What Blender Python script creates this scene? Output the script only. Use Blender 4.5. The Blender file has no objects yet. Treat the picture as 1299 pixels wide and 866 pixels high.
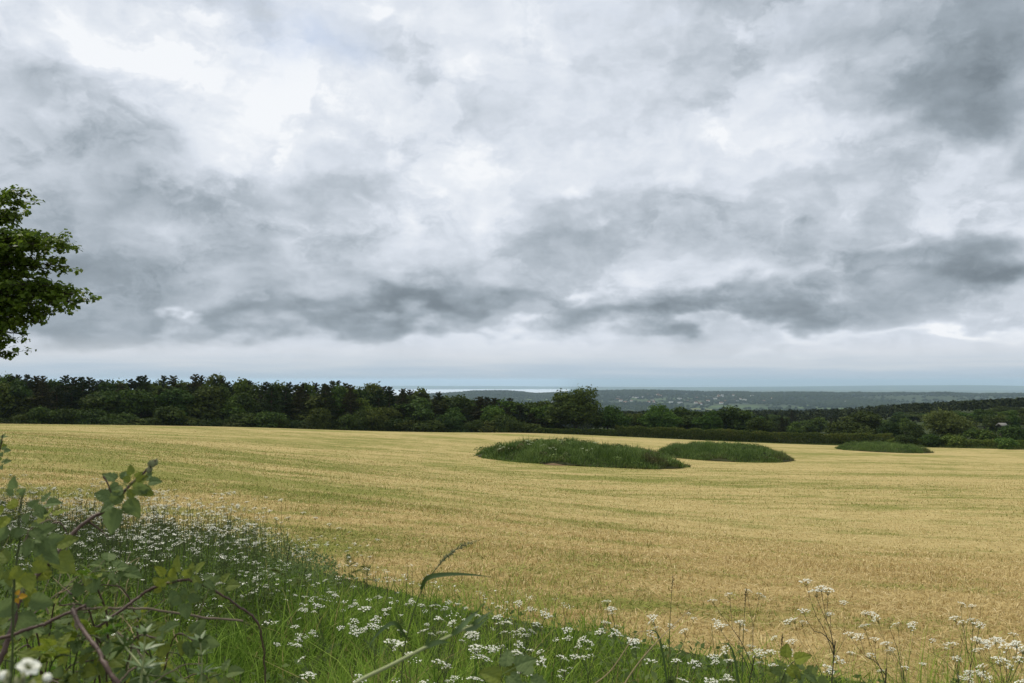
import bpy, math, random
import numpy as np
from mathutils import Vector, Matrix

SC = bpy.context.scene
COL = SC.collection
R = math.radians
rng = np.random.default_rng(7)
random.seed(7)

# ------------------------------------------------------------------ camera
W0, H0, FPX, HORIZON = 1299.0, 866.0, 1100.0, 483.0
PITCH = math.atan((HORIZON - H0 / 2) / FPX)
cam_data = bpy.data.cameras.new('camera')
cam = bpy.data.objects.new('camera', cam_data)
COL.objects.link(cam)
cam.location = (0, 0, 0)
cam.rotation_euler = (R(90) + PITCH, 0, 0)
cam_data.sensor_width = 36.0
cam_data.lens = FPX / W0 * 36.0
cam_data.clip_start = 0.05
cam_data.clip_end = 90000
cam_data.dof.use_dof = True
cam_data.dof.focus_distance = 9.0
cam_data.dof.aperture_fstop = 13.0
SC.camera = cam

def ray(px, py):
    x, z = (px - W0 / 2) / FPX, (H0 / 2 - py) / FPX
    c, s = math.cos(PITCH), math.sin(PITCH)
    return np.array([x, c - z * s, s + z * c])

def at(px, py, d):
    """world point seen at photo pixel px,py lying d metres ahead of the camera"""
    r = ray(px, py)
    return r * (d / r[1])

# ------------------------------------------------------------------ nodes
class NT:
    """tiny helper for writing node trees as expressions"""
    def __init__(self, tree):
        self.t = tree; self.n = tree.nodes; self.l = tree.links
    def node(self, typ, **kw):
        nd = self.n.new(typ)
        for k, v in kw.items():
            setattr(nd, k, v)
        return nd
    def put(self, sock, v):
        if isinstance(v, bpy.types.NodeSocket):
            self.l.new(v, sock)
        elif v is not None:
            sock.default_value = v
    def m(self, op, a, b=None, c=None, clamp=False):
        nd = self.node('ShaderNodeMath', operation=op, use_clamp=clamp)
        for s, v in zip(nd.inputs, (a, b, c)):
            self.put(s, v)
        return nd.outputs[0]
    def add(self, a, b): return self.m('ADD', a, b)
    def sub(self, a, b): return self.m('SUBTRACT', a, b)
    def mul(self, a, b): return self.m('MULTIPLY', a, b)
    def v(self, op, a, b=None, scale=None):
        nd = self.node('ShaderNodeVectorMath', operation=op)
        self.put(nd.inputs[0], a)
        if b is not None: self.put(nd.inputs[1], b)
        if scale is not None: self.put(nd.inputs['Scale'], scale)
        return nd.outputs['Value'] if op in ('LENGTH', 'DOT_PRODUCT', 'DISTANCE') else nd.outputs[0]
    def comb(self, x, y, z=0.0):
        nd = self.node('ShaderNodeCombineXYZ')
        for s, val in zip(nd.inputs, (x, y, z)): self.put(s, val)
        return nd.outputs[0]
    def noise(self, vec, scale=1.0, detail=4.0, rough=0.5, dist=0.0, dims='3D', color=False, lac=2.0):
        nd = self.node('ShaderNodeTexNoise', noise_dimensions=dims)
        if vec is not None: self.put(nd.inputs['Vector'], vec)
        for k, val in (('Scale', scale), ('Detail', detail), ('Roughness', rough), ('Distortion', dist), ('Lacunarity', lac)):
            self.put(nd.inputs[k], val)
        return nd.outputs['Color'] if color else nd.outputs['Fac']
    def rng(self, v, a, b, c=0.0, d=1.0, smooth=False):
        nd = self.node('ShaderNodeMapRange', interpolation_type='SMOOTHSTEP' if smooth else 'LINEAR')
        for s, val in zip(nd.inputs, (v, a, b, c, d)): self.put(s, val)
        return nd.outputs[0]
    def mix(self, f, a, b, mode='MIX'):
        nd = self.node('ShaderNodeMix', data_type='RGBA', blend_type=mode)
        self.put(nd.inputs[0], f)
        for s, val in ((nd.inputs[6], a), (nd.inputs[7], b)):
            if isinstance(val, tuple) and len(val) == 3: val = (*val, 1.0)
            self.put(s, val)
        return nd.outputs[2]
    def ramp(self, f, stops, interp='LINEAR'):
        nd = self.node('ShaderNodeValToRGB')
        nd.color_ramp.interpolation = interp
        el = nd.color_ramp.elements
        while len(el) < len(stops): el.new(0.5)
        for e, (p, c) in zip(el, stops):
            e.position = p; e.color = (*c, 1.0)
        self.put(nd.inputs[0], f)
        return nd.outputs[0]
    def attr(self, name):
        nd = self.node('ShaderNodeAttribute', attribute_type='GEOMETRY', attribute_name=name)
        return nd.outputs['Fac']

def lin(r, g, b):
    f = lambda c: (c / 255 / 12.92) if c / 255 <= 0.04045 else ((c / 255 + 0.055) / 1.055) ** 2.4
    return (f(r), f(g), f(b))
# ------------------------------------------------------------------ sky and sun
SUN_EL, SUN_AZ = 58.0, -50.0          # degrees; azimuth from straight ahead, negative to the left
def build_world():
    w = bpy.data.worlds.new('World'); SC.world = w
    w.use_nodes = True
    w.node_tree.nodes.clear()
    t = NT(w.node_tree)
    sky = t.node('ShaderNodeTexSky', sky_type='NISHITA', sun_disc=False)
    sky.sun_elevation = R(SUN_EL)
    sky.sun_rotation = R(SUN_AZ)
    sky.altitude = 250
    g = t.node('ShaderNodeTexCoord').outputs['Generated']
    sep = t.node('ShaderNodeSeparateXYZ'); t.put(sep.inputs[0], g)
    x, y, z = sep.outputs
    u = t.m('ARCTAN2', x, y)
    v = t.m('ARCSINE', z)
    # the cloud deck seen in perspective: features shrink and flatten towards the horizon
    zz = t.add(t.m('MAXIMUM', z, 0.0), 0.32)
    deck = t.comb(t.m('DIVIDE', x, zz), t.m('DIVIDE', y, zz), 0.0)
    # turbulent warp of the direction itself, so that every large cloud gets a torn outline
    half = (0.5, 0.5, 0.5)
    wn = t.v('SUBTRACT', t.noise(deck, 3.2, 3, 0.5, 0.0, color=True, dims='2D'), half)
    cu = t.comb(u, t.m('MULTIPLY', v, 1.45), 0.0)
    wn2 = t.v('SUBTRACT', t.noise(cu, 10.0, 5, 0.58, 0.0, color=True, dims='2D'), half)
    vfade = t.rng(v, 0.0, 0.22, 0.40, 1.0)
    wsum = t.v('ADD', t.v('MULTIPLY', wn, (0.26, 0.16, 0)), t.v('MULTIPLY', wn2, (0.13, 0.085, 0)))
    wp = t.v('ADD', t.comb(u, v, 0.0), t.v('MULTIPLY', wsum, t.comb(1.0, vfade, 0.0)))
    bias = 0.862
    def gauss(px, py, sx, sy):
        r = ray(px, py); r = r / np.linalg.norm(r)
        bu, bv = math.atan2(r[0], r[1]), math.asin(r[2])
        nd = t.node('ShaderNodeVectorMath', operation='MULTIPLY_ADD')
        t.put(nd.inputs[0], wp); nd.inputs[1].default_value = (FPX / sx, FPX / sy, 0); nd.inputs[2].default_value = (-bu * FPX / sx, -bv * FPX / sy, 0)
        return t.m('EXPONENT', t.mul(t.v('DOT_PRODUCT', nd.outputs[0], nd.outputs[0]), -1.0))
    # large cloud masses: soft mounds of lighter or darker cloud (direction, size, brightness offset)
    for (px, py, sx, sy, am) in SKY_BLOBS:
        bias = t.m('MULTIPLY_ADD', gauss(px, py, sx, sy), am, bias)
    # billows: each puff compared with itself a little higher up - lit crowns, grey undersides
    cw = t.v('ADD', cu, t.v('MULTIPLY', t.v('ADD', wn2, t.v('SCALE', wn, scale=0.6)), (0.10, 0.10, 0)))
    def puff(vec, sc, det=3.0):
        nd = t.node('ShaderNodeTexVoronoi', voronoi_dimensions='2D', feature='SMOOTH_F1', normalize=True)
        t.put(nd.inputs['Vector'], vec)
        for k, val in (('Scale', sc), ('Detail', det), ('Roughness', 0.55), ('Lacunarity', 2.2), ('Smoothness', 0.75)): t.put(nd.inputs[k], val)
        return nd.outputs['Distance']
    p1 = puff(cw, 6.0, 3.0); p2 = puff(t.v('ADD', cw, (0.018, -0.026, 0)), 6.0, 1.5)
    q1 = puff(t.v('ADD', cw, (3.1, 7.7, 0)), 15.0, 2.0)
    a1 = t.noise(cw, 4.0, 8, 0.62, 0.0, dims='2D'); b1 = t.noise(t.v('ADD', cw, (0.022, -0.034, 0)), 4.0, 3, 0.5, 0.0, dims='2D')
    n1 = t.sub(t.noise(deck, 2.4, 8, 0.60, 0.0, dims='2D'), 0.5)
    amp = t.rng(v, 0.03, 0.10, 0.35, 1.0, smooth=True)
    # dense grey cloud is smoother than the bright broken deck
    amp = t.mul(amp, t.rng(bias, 0.5, 0.85, 0.60, 1.0))
    det = t.add(t.add(t.mul(n1, PK[0]), t.mul(t.sub(a1, b1), PK[1])), t.add(t.mul(t.sub(p2, p1), PK[2]), t.mul(t.sub(0.28, q1), PK[3])))
    # torn edges where one bank of cloud overlaps the next
    edge = t.sub(t.rng(t.add(a1, t.mul(n1, 0.35)), 0.455, 0.555, smooth=True), 0.5)
    det = t.add(det, t.mul(edge, 0.055))
    B = t.m('MULTIPLY_ADD', det, amp, bias)
    Bc = t.m('MINIMUM', t.m('MAXIMUM', B, 0.40), 1.03)
    ccol = t.ramp(Bc, [(0.40, lin(108, 119, 128)), (0.50, lin(128, 139, 148)), (0.62, lin(157, 168, 178)),
                       (0.74, lin(189, 198, 208)), (0.86, lin(218, 225, 235)), (0.95, lin(233, 238, 245)), (1.0, lin(245, 248, 252))])
    # pale band of far cloud and blue-grey air low over the horizon
    low = t.rng(v, 0.012, 0.052, 1.0, 0.0, smooth=True)
    streak = t.noise(t.comb(u, t.mul(v, 16.0), 0.0), 6.0, 4, 0.55, 0.0, dims='2D')
    lowc = t.ramp(t.add(t.mul(v, 14.0), t.mul(t.sub(streak, 0.5), 0.45)),
                  [(0.0, lin(180, 197, 212)), (0.14, lin(188, 202, 215)), (0.30, lin(204, 212, 220)), (0.52, lin(215, 219, 224)), (1.0, lin(219, 222, 227))])
    ccol = t.mix(low, ccol, lowc)
    below = t.rng(v, -0.02, 0.0, 1.0, 0.0)
    ccol = t.mix(below, ccol, (0.16, 0.17, 0.15))
    cloud = t.v('SCALE', ccol, scale=10.0)
    # cover: nearly complete, thinner in a few blue patches
    cov = 0.0
    for (px, py, sx, sy, am) in BLUE_GAPS:
        cov = t.m('MULTIPLY_ADD', gauss(px, py, sx, sy), am, cov)
    hole = t.m('MULTIPLY', cov, t.rng(n1, -0.1, 0.12, 0.0, 1.0, smooth=True), clamp=True)
    out = t.mix(hole, cloud, t.v('SCALE', sky.outputs[0], scale=1.25))
    bg = t.node('ShaderNodeBackground'); t.put(bg.inputs['Color'], out); bg.inputs['Strength'].default_value = 0.1
    o = t.node('ShaderNodeOutputWorld'); t.l.new(bg.outputs[0], o.inputs['Surface'])
    w.cycles.sampling_method = 'MANUAL'
    w.cycles.sample_map_resolution = 512

PK = (0.42, 0.42, 0.26, 0.18)
SKY_BLOBS = [
    # px, py, sx, sy, brightness
    (60, 5, 130, 60, 0.11), (130, 70, 80, 50, 0.05), (-10, 110, 90, 60, -0.13), (200, 60, 120, 60, 0.05),
    (430, 130, 330, 110, 0.03), (575, 205, 110, 60, -0.04), (900, 130, 230, 120, 0.03), (1085, 90, 90, 30, 0.12),
    (1230, 50, 190, 110, -0.24), (1275, 130, 120, 60, -0.14), (1070, 20, 90, 40, -0.06),
    (20, 260, 210, 100, -0.15), (120, 345, 210, 50, -0.15), (300, 290, 150, 60, -0.07), (330, 240, 120, 60, 0.04),
    (430, 393, 210, 24, -0.26), (570, 380, 130, 34, -0.17), (180, 412, 190, 15, -0.16), (640, 345, 160, 40, -0.06), (450, 335, 180, 30, -0.07),
    (800, 404, 140, 24, -0.24), (940, 395, 140, 28, -0.18), (860, 280, 110, 36, -0.09), (690, 300, 110, 30, -0.07),
    (1130, 325, 180, 24, -0.23), (1285, 342, 110, 26, -0.22), (1130, 385, 190, 36, -0.14), (1050, 270, 90, 40, -0.04), (740, 350, 120, 30, -0.05),
    (600, 235, 110, 40, 0.02), (775, 252, 40, 16, 0.12), (890, 228, 45, 18, 0.11), (1120, 185, 120, 32, 0.06), (535, 215, 24, 14, 0.08),
    (268, 398, 26, 14, 0.20), (745, 373, 24, 12, 0.16), (470, 422, 60, 10, -0.10), (640, 400, 40, 10, 0.08), (1000, 350, 60, 16, 0.06),
    (1230, 430, 120, 7, 0.20), (1005, 432, 50, 8, 0.14), (600, 428, 130, 10, 0.06), (890, 425, 40, 7, 0.10),
]
BLUE_GAPS = [(350, 5, 80, 40, 0.45), (430, 55, 50, 30, 0.12), (840, 20, 110, 30, 0.25)]
build_world()

sd = bpy.data.lights.new('sun', 'SUN'); sd.energy = 2.8; sd.angle = R(10); sd.color = (1.0, 0.93, 0.80)
sun = bpy.data.objects.new('sun', sd); COL.objects.link(sun)
sdir = Vector((math.sin(R(SUN_AZ)) * math.cos(R(SUN_EL)), math.cos(R(SUN_AZ)) * math.cos(R(SUN_EL)), math.sin(R(SUN_EL))))
sun.rotation_euler = sdir.to_track_quat('Z', 'Y').to_euler()
sun.location = (-20, 30, 60)

SC.view_settings.view_transform = 'Standard'
SC.view_settings.look = 'None'
SC.view_settings.gamma = 1.0
SC.view_settings.exposure = 0.0
cy = SC.cycles
cy.max_bounces = 5; cy.diffuse_bounces = 3; cy.glossy_bounces = 2; cy.transmission_bounces = 4; cy.volume_bounces = 1
cy.use_denoising = True
cy.sample_clamp_indirect = 4.0
# ------------------------------------------------------------------ mesh and object helpers
def mesh_from(name, V, faces, attrs=None, smooth=False, mats=(), mat_idx=None):
    """V: (N,3); faces: list of (M,k) index arrays; attrs: {name: ('FACE'|'POINT', values)}"""
    me = bpy.data.meshes.new(name)
    V = np.ascontiguousarray(V, dtype=np.float32)
    me.vertices.add(len(V)); me.vertices.foreach_set('co', V.ravel())
    faces = [np.asarray(f, dtype=np.int32) for f in faces if len(f)]
    loops = np.concatenate([f.ravel() for f in faces])
    tot = np.concatenate([np.full(len(f), f.shape[1], dtype=np.int32) for f in faces])
    start = np.concatenate([[0], np.cumsum(tot)[:-1]]).astype(np.int32)
    me.loops.add(len(loops)); me.loops.foreach_set('vertex_index', loops)
    me.polygons.add(len(tot)); me.polygons.foreach_set('loop_start', start)
    if smooth: me.polygons.foreach_set('use_smooth', np.ones(len(tot), dtype=bool))
    for m in mats: me.materials.append(m)
    if mat_idx is not None: me.polygons.foreach_set('material_index', np.asarray(mat_idx, dtype=np.int32))
    for k, (dom, vals) in (attrs or {}).items():
        a = me.attributes.new(k, 'FLOAT', dom); a.data.foreach_set('value', np.asarray(vals, dtype=np.float32))
    me.update(calc_edges=True)
    return me

class MB:
    """collects pieces (vertices, faces, tone, material slot) of ONE mesh"""
    def __init__(self):
        self.V = []; self.F = []; self.n = 0
    def put(self, V, F, tone=0.5, mat=0):
        V = np.asarray(V, float).reshape(-1, 3); F = np.asarray(F, int)
        tone = np.broadcast_to(np.asarray(tone, float), (len(F),))
        self.V.append(V); self.F.append((F + self.n, tone, np.full(len(F), mat))); self.n += len(V)
    def tube(self, pts, rad, sides=6, tone=0.5, mat=0, cap=True):
        pts = np.asarray(pts, float); n = len(pts)
        rad = np.broadcast_to(np.asarray(rad, float), (n,))
        tan = np.gradient(pts, axis=0); tan /= np.linalg.norm(tan, axis=1)[:, None] + 1e-9
        ref = np.array([0.31, 0.17, 0.93]) if abs(tan[0][2]) < 0.9 else np.array([0.9, 0.3, 0.1])
        a = np.cross(tan, ref); a /= np.linalg.norm(a, axis=1)[:, None] + 1e-9
        b = np.cross(tan, a)
        th = np.arange(sides) * 2 * math.pi / sides
        ring = pts[:, None, :] + rad[:, None, None] * (a[:, None, :] * np.cos(th)[None, :, None] + b[:, None, :] * np.sin(th)[None, :, None])
        i = np.arange(n - 1)[:, None] * sides; j = np.arange(sides)[None, :]; j2 = (j + 1) % sides
        F = np.stack([i + j, i + j2, i + sides + j2, i + sides + j], -1).reshape(-1, 4)
        self.put(ring.reshape(-1, 3), F, tone, mat)
    def build(self, name, mats, smooth=False):
        mats = mats if isinstance(mats, (list, tuple)) else [mats]
        ks = sorted({f.shape[1] for f, _, _ in self.F})
        faces, tone, mi = [], [], []
        for k in ks:
            sel = [x for x in self.F if x[0].shape[1] == k]
            faces.append(np.concatenate([x[0] for x in sel])); tone.append(np.concatenate([x[1] for x in sel])); mi.append(np.concatenate([x[2] for x in sel]))
        return mesh_from(name, np.concatenate(self.V), faces, {'tone': ('FACE', np.concatenate(tone))}, smooth, mats, np.concatenate(mi))

def link(name, me, parent=None, loc=None):
    o = bpy.data.objects.new(name, me); COL.objects.link(o)
    if parent is not None: o.parent = parent
    if loc is not None: o.location = loc
    return o
def tag(o, label=None, cat=None, group=None, kind=None):
    if label: o['label'] = label
    if cat: o['category'] = cat
    if group: o['group'] = group
    if kind: o['kind'] = kind
    return o
def empty(name, loc, rz=0.0, scale=(1, 1, 1)):
    o = bpy.data.objects.new(name, None); COL.objects.link(o)
    o.empty_display_size = 0.1
    o.location = loc; o.rotation_euler = (0, 0, rz); o.scale = scale
    return o
def copy_tree(root, loc, rz=0.0, scale=(1, 1, 1)):
    """a thing with copies of its parts and sub-parts"""
    c = root.copy(); COL.objects.link(c); c.location = loc; c.rotation_euler = (0, 0, rz); c.scale = scale
    for ch in list(root.children):
        d = ch.copy(); COL.objects.link(d); d.parent = c
        for g in list(ch.children):
            e = g.copy(); COL.objects.link(e); e.parent = d
    return c

def unit(a): return a / (np.linalg.norm(a, axis=-1, keepdims=True) + 1e-9)
def rand_dirs(n, r=rng):
    return unit(r.normal(size=(n, 3)))
def smooth_path(P, n):
    """Catmull-Rom through the points P, n samples"""
    P = np.asarray(P, float); Q = np.vstack([2 * P[0] - P[1], P, 2 * P[-1] - P[-2]])
    m = len(P) - 1; t = np.linspace(0, m, n); i = np.minimum(t.astype(int), m - 1); f = (t - i)[:, None]
    a, b, c, d = Q[i], Q[i + 1], Q[i + 2], Q[i + 3]
    return 0.5 * (2 * b + (c - a) * f + (2 * a - 5 * b + 4 * c - d) * f ** 2 + (3 * b - a - 3 * c + d) * f ** 3)
def vnoise(p, seed=0):
    """smooth value noise in 2-D, numpy, -1..1"""
    p = np.asarray(p, float); i = np.floor(p).astype(np.int64); f = p - i; f = f * f * (3 - 2 * f)
    def h(ix, iy):
        n = (ix * 374761393 + iy * 668265263 + seed * 974711) & 0xffffffff
        n = ((n ^ (n >> 13)) * 1274126177) & 0xffffffff
        return ((n ^ (n >> 16)) & 0xffff) / 32767.5 - 1.0
    x, y = i[..., 0], i[..., 1]; fx, fy = f[..., 0], f[..., 1]
    return (h(x, y) * (1 - fx) + h(x + 1, y) * fx) * (1 - fy) + (h(x, y + 1) * (1 - fx) + h(x + 1, y + 1) * fx) * fy
def fbm(p, oct=4, seed=0):
    p = np.asarray(p, float); s = 0; a = 1.0; tot = 0
    for k in range(oct):
        s = s + a * vnoise(p * 2 ** k, seed + k); tot += a; a *= 0.5
    return s / tot
def sstep(a, b, x):
    t = np.clip((np.asarray(x, float) - a) / (b - a), 0, 1); return t * t * (3 - 2 * t)

# ------------------------------------------------------------------ the lie of the land (z = 0 is the photographer's eye)
def cp(px, py, d): return at(px, py, d)
CTRL = np.array([
    (0, 0, -1.70), (-3, 4, -1.75), (3, 3, -1.75), (0, 7.5, -1.9), (6, 2.5, -1.8), (-10, 2, -1.7), (-8, 12, -1.95), (-20, 20, -2.1), (0, -20, -1.6), (20, -10, -1.9), (-25, -5, -1.6),
    cp(0, 575, 28), cp(0, 551, 75), cp(0, 538.5, 125), cp(-300, 538, 60), cp(0, 548, 165), cp(300, 542.5, 140), cp(300, 553, 185), cp(-300, 536, 125),
    cp(480, 548, 160), cp(480, 560, 215), cp(650, 612, 55), cp(650, 550, 188), cp(300, 580, 50), cp(735, 593, 78), cp(900, 586, 112), cp(1117, 575, 150),
    cp(1000, 700, 22), cp(1299, 640, 45), cp(1299, 600, 95), cp(900, 560, 195), cp(1299, 571, 188), cp(1600, 590, 140), cp(1000, 566, 240), cp(1299, 568, 250), cp(700, 556, 250), cp(1600, 570, 250),
    cp(1700, 700, 30), cp(-600, 560, 60), cp(200, 556, 230), cp(-300, 548, 200)])
def _tps_fit(P):
    n = len(P); X = P[:, :2] / 50.0
    d = np.linalg.norm(X[:, None] - X[None], axis=-1); K = np.where(d > 0, d * d * np.log(d + 1e-12), 0) + np.eye(n) * 0.02
    A = np.zeros((n + 3, n + 3)); A[:n, :n] = K; A[:n, n] = 1; A[:n, n + 1:] = X; A[n, :n] = 1; A[n + 1:, :n] = X.T
    return X, np.linalg.solve(A, np.concatenate([P[:, 2], np.zeros(3)]))
_TX, _TW = _tps_fit(CTRL)
def near_z(x, y):
    q = np.stack([np.asarray(x, float).ravel(), np.asarray(y, float).ravel()], -1) / 50.0
    out = np.empty(len(q))
    for s in range(0, len(q), 20000):
        c = q[s:s + 20000]; d = np.linalg.norm(c[:, None] - _TX[None], axis=-1)
        out[s:s + 20000] = (np.where(d > 0, d * d * np.log(d + 1e-12), 0) @ _TW[:-3]) + _TW[-3] + c @ _TW[-2:]
    return out.reshape(np.shape(x))
RIDGE_PX = [-400, 300, 440, 520, 570, 600, 640, 680, 720, 770, 820, 900, 960, 1010, 1060, 1120, 1180, 1240, 1299, 1700, 2200]
RIDGE_PY = [515, 512, 506, 501, 498, 495, 495.5, 500, 499, 496, 496.0, 496.5, 496.5, 496, 498, 498.5, 497.5, 497.5, 496.5, 499, 502]
HILL_PX = [-800, 650, 780, 900, 1000, 1080, 1150, 1230, 1299, 1500, 2200]      # the wooded rise at the right, ground level at 900 m
HILL_PY = [545, 545, 532, 531, 530, 527, 520, 514, 510, 508, 520]
def far_z(x, y):
    r = np.hypot(x, y); px = 650 + FPX * np.tan(np.clip(np.arctan2(x, np.maximum(y, 1e-3)), -1.2, 1.2))
    ridge = -(np.interp(px, RIDGE_PX, RIDGE_PY) - HORIZON + 1.0) / FPX * 6500
    ridge = ridge + 15.0 * fbm(np.stack([px / 75.0, px * 0 + 0.7], -1), 3, 19)
    hill = -(np.interp(px, HILL_PX, HILL_PY) - HORIZON) / FPX * 900
    lr = np.log(np.maximum(r, 1.0))
    k = np.log([200, 420, 900, 1300, 2200, 3600, 4300, 5200, 5800, 6500, 7300, 9000, 11000, 14000])
    v = [np.full_like(r, -16.0), hill * 0.62, hill, hill * 0.55 - 45, np.full_like(r, -118.), np.full_like(r, -138.), np.full_like(r, -136.),
         np.minimum(-119 + 0 * r, ridge - 12), np.minimum(-98 + 0.2 * (ridge + 90), ridge - 6), ridge, ridge - 16, np.full_like(r, -165.), np.full_like(r, -203.), np.full_like(r, -212.)]
    out = np.array(v[0])
    for i in range(len(k) - 1):
        t = np.clip((lr - k[i]) / (k[i + 1] - k[i]), 0, 1); t = t * t * (3 - 2 * t) if i in (8, 9) else t
        out = np.where(lr >= k[i], v[i] * (1 - t) + v[i + 1] * t, out)
    p = np.stack([x, y], -1)
    out = out + fbm(p / 700.0, 4, 11) * 9.0 * sstep(1800, 4500, r) * (1 - sstep(9000, 10500, r))
    return out
def ground_z(x, y):
    x = np.asarray(x, float); y = np.asarray(y, float)
    r = np.hypot(x, y); b = sstep(215, 420, r)
    xn, yn = x * np.minimum(1, 330 / np.maximum(r, 1)), y * np.minimum(1, 330 / np.maximum(r, 1))
    back = np.clip(near_z(xn, yn), -40, 6)
    return back * (1 - b) + far_z(x, y) * b
def gz(x, y): return float(ground_z(np.array([x]), np.array([y]))[0])

# ------------------------------------------------------------------ materials
def new_mat(name):
    m = bpy.data.materials.new(name); m.use_nodes = True; m.node_tree.nodes.clear()
    return m, NT(m.node_tree)
def finish(t, col, rough=0.8, spec=0.2, trans=0.0, bump=None, bump_d=0.02, bump_s=0.5, trans_col=None):
    p = t.node('ShaderNodeBsdfPrincipled')
    t.put(p.inputs['Base Color'], col if not isinstance(col, tuple) else (*col, 1.0)); p.inputs['Roughness'].default_value = rough
    p.inputs['Specular IOR Level'].default_value = spec
    if bump is not None:
        b = t.node('ShaderNodeBump'); b.inputs['Distance'].default_value = bump_d; b.inputs['Strength'].default_value = bump_s
        t.put(b.inputs['Height'], bump); t.l.new(b.outputs[0], p.inputs['Normal'])
    out = t.node('ShaderNodeOutputMaterial'); sh = p.outputs[0]
    if trans:
        tr = t.node('ShaderNodeBsdfTranslucent'); c = trans_col if trans_col is not None else col
        t.put(tr.inputs['Color'], c if not isinstance(c, tuple) else (*c, 1.0))
        mx = t.node('ShaderNodeMixShader'); mx.inputs[0].default_value = trans
        t.l.new(sh, mx.inputs[1]); t.l.new(tr.outputs[0], mx.inputs[2]); sh = mx.outputs[0]
    t.l.new(sh, out.inputs['Surface'])
def pos(t, flat=False, scale=(1, 1, 1)):
    g = t.node('ShaderNodeNewGeometry').outputs['Position']
    return t.v('MULTIPLY', g, (scale[0], scale[1], 0.0 if flat else scale[2]))
def foliage_mat(name, dark, light, trans=0.25, rough=0.7, spec=0.08, objvar=0.25, third=None):
    """leaves: each leaf takes its own tone between two greens, each plant is a little different"""
    m, t = new_mat(name)
    tone = t.attr('tone')
    col = t.ramp(tone, [(0.0, dark), (1.0, light)] if third is None else [(0.0, dark), (0.82, light), (0.93, third), (1.0, third)])
    oi = t.node('ShaderNodeObjectInfo').outputs['Random']
    hs = t.node('ShaderNodeHueSaturation'); t.put(hs.inputs['Color'], col)
    t.put(hs.inputs['Hue'], t.rng(oi, 0, 1, 0.5 - 0.03 * objvar * 4, 0.5 + 0.02 * objvar * 4)); t.put(hs.inputs['Value'], t.rng(t.m('FRACT', t.mul(oi, 7.31)), 0, 1, 1 - objvar, 1 + objvar))
    finish(t, hs.outputs[0], rough, spec, trans)
    return m
def plain_mat(name, col, rough=0.8, spec=0.2, var=0.25, scale=6.0, trans=0.0):
    m, t = new_mat(name)
    n = t.noise(pos(t), scale, 4, 0.6)
    c = t.mix(n, tuple(x * (1 - var) for x in col), tuple(x * (1 + var) for x in col))
    finish(t, c, rough, spec, trans)
    return m

def straw_nodes(t):
    """how green or how bleached the mown field is at each place, in metres on the ground"""
    p = pos(t, flat=True)
    s = t.node('ShaderNodeSeparateXYZ'); t.put(s.inputs[0], p)
    # mowing runs across the view, so patches are drawn out along it
    ax = t.add(t.mul(s.outputs[0], 0.98), t.mul(s.outputs[1], 0.10)); ay = t.sub(t.mul(s.outputs[1], 0.98), t.mul(s.outputs[0], 0.10))
    big = t.noise(t.comb(t.mul(ax, 0.040), t.mul(ay, 0.095)), 1.0, 6, 0.66, dims='2D')
    mid = t.noise(t.comb(t.mul(ax, 0.30), t.mul(ay, 0.75)), 1.0, 6, 0.72, dims='2D')
    swath = t.noise(t.comb(t.mul(ax, 0.02), t.mul(ay, 0.55)), 1.0, 3, 0.6, dims='2D')
    green = t.add(t.add(t.mul(big, 0.52), t.mul(mid, 0.46)), t.mul(swath, 0.14))
    return p, green, mid

M_STRAW = (0.375, 0.290, 0.105); M_STRAWL = (0.53, 0.425, 0.185); M_STRAWD = (0.185, 0.138, 0.045); M_SG = (0.135, 0.155, 0.035)
def field_tone(t, p, mid):
    """headland next to the verge is drier and browner; the rest pales, and greens towards the crest at the left"""
    sp = t.node('ShaderNodeSeparateXYZ'); t.put(sp.inputs[0], p)
    dry = t.m('MULTIPLY', t.rng(sp.outputs[1], 8, 34, 1.0, 0.0, smooth=True), t.rng(mid, 0.3, 0.62, 0.5, 1.0))
    lush = t.m('MULTIPLY', t.rng(t.m('DIVIDE', sp.outputs[0], t.m('MAXIMUM', sp.outputs[1], 1.0)), -0.55, 0.0, 1.0, 0.0), t.rng(sp.outputs[1], 14, 40, 0.0, 1.0, smooth=True))
    return dry, lush
def field_mat():
    m, t = new_mat('mown hay field')
    p, green, mid = straw_nodes(t)
    dry, lush = field_tone(t, p, mid)
    gm = t.rng(t.add(green, t.mul(lush, 0.035)), 0.50, 0.67, 0.0, 1.0, smooth=True)
    fine = t.noise(p, 14.0, 5, 0.7, dims='2D')
    finer = t.noise(t.v('MULTIPLY', p, (1, 1.7, 0)), 1.1, 7, 0.78, dims='2D')
    base = t.ramp(t.add(t.mul(fine, 0.40), t.mul(finer, 0.60)), [(0.30, (0.225, 0.168, 0.066)), (0.5, (0.41, 0.325, 0.135)), (0.72, (0.58, 0.475, 0.235))])
    base = t.mix(t.mul(dry, 0.45), base, (0.32, 0.205, 0.080))
    gcol = t.ramp(fine, [(0.3, (0.10, 0.125, 0.022)), (0.7, (0.22, 0.225, 0.05))])
    col = t.mix(t.mul(gm, 0.80), base, gcol)
    finish(t, col, 0.95, 0.05, bump=t.add(fine, finer), bump_d=0.05, bump_s=0.5)
    return m
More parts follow.
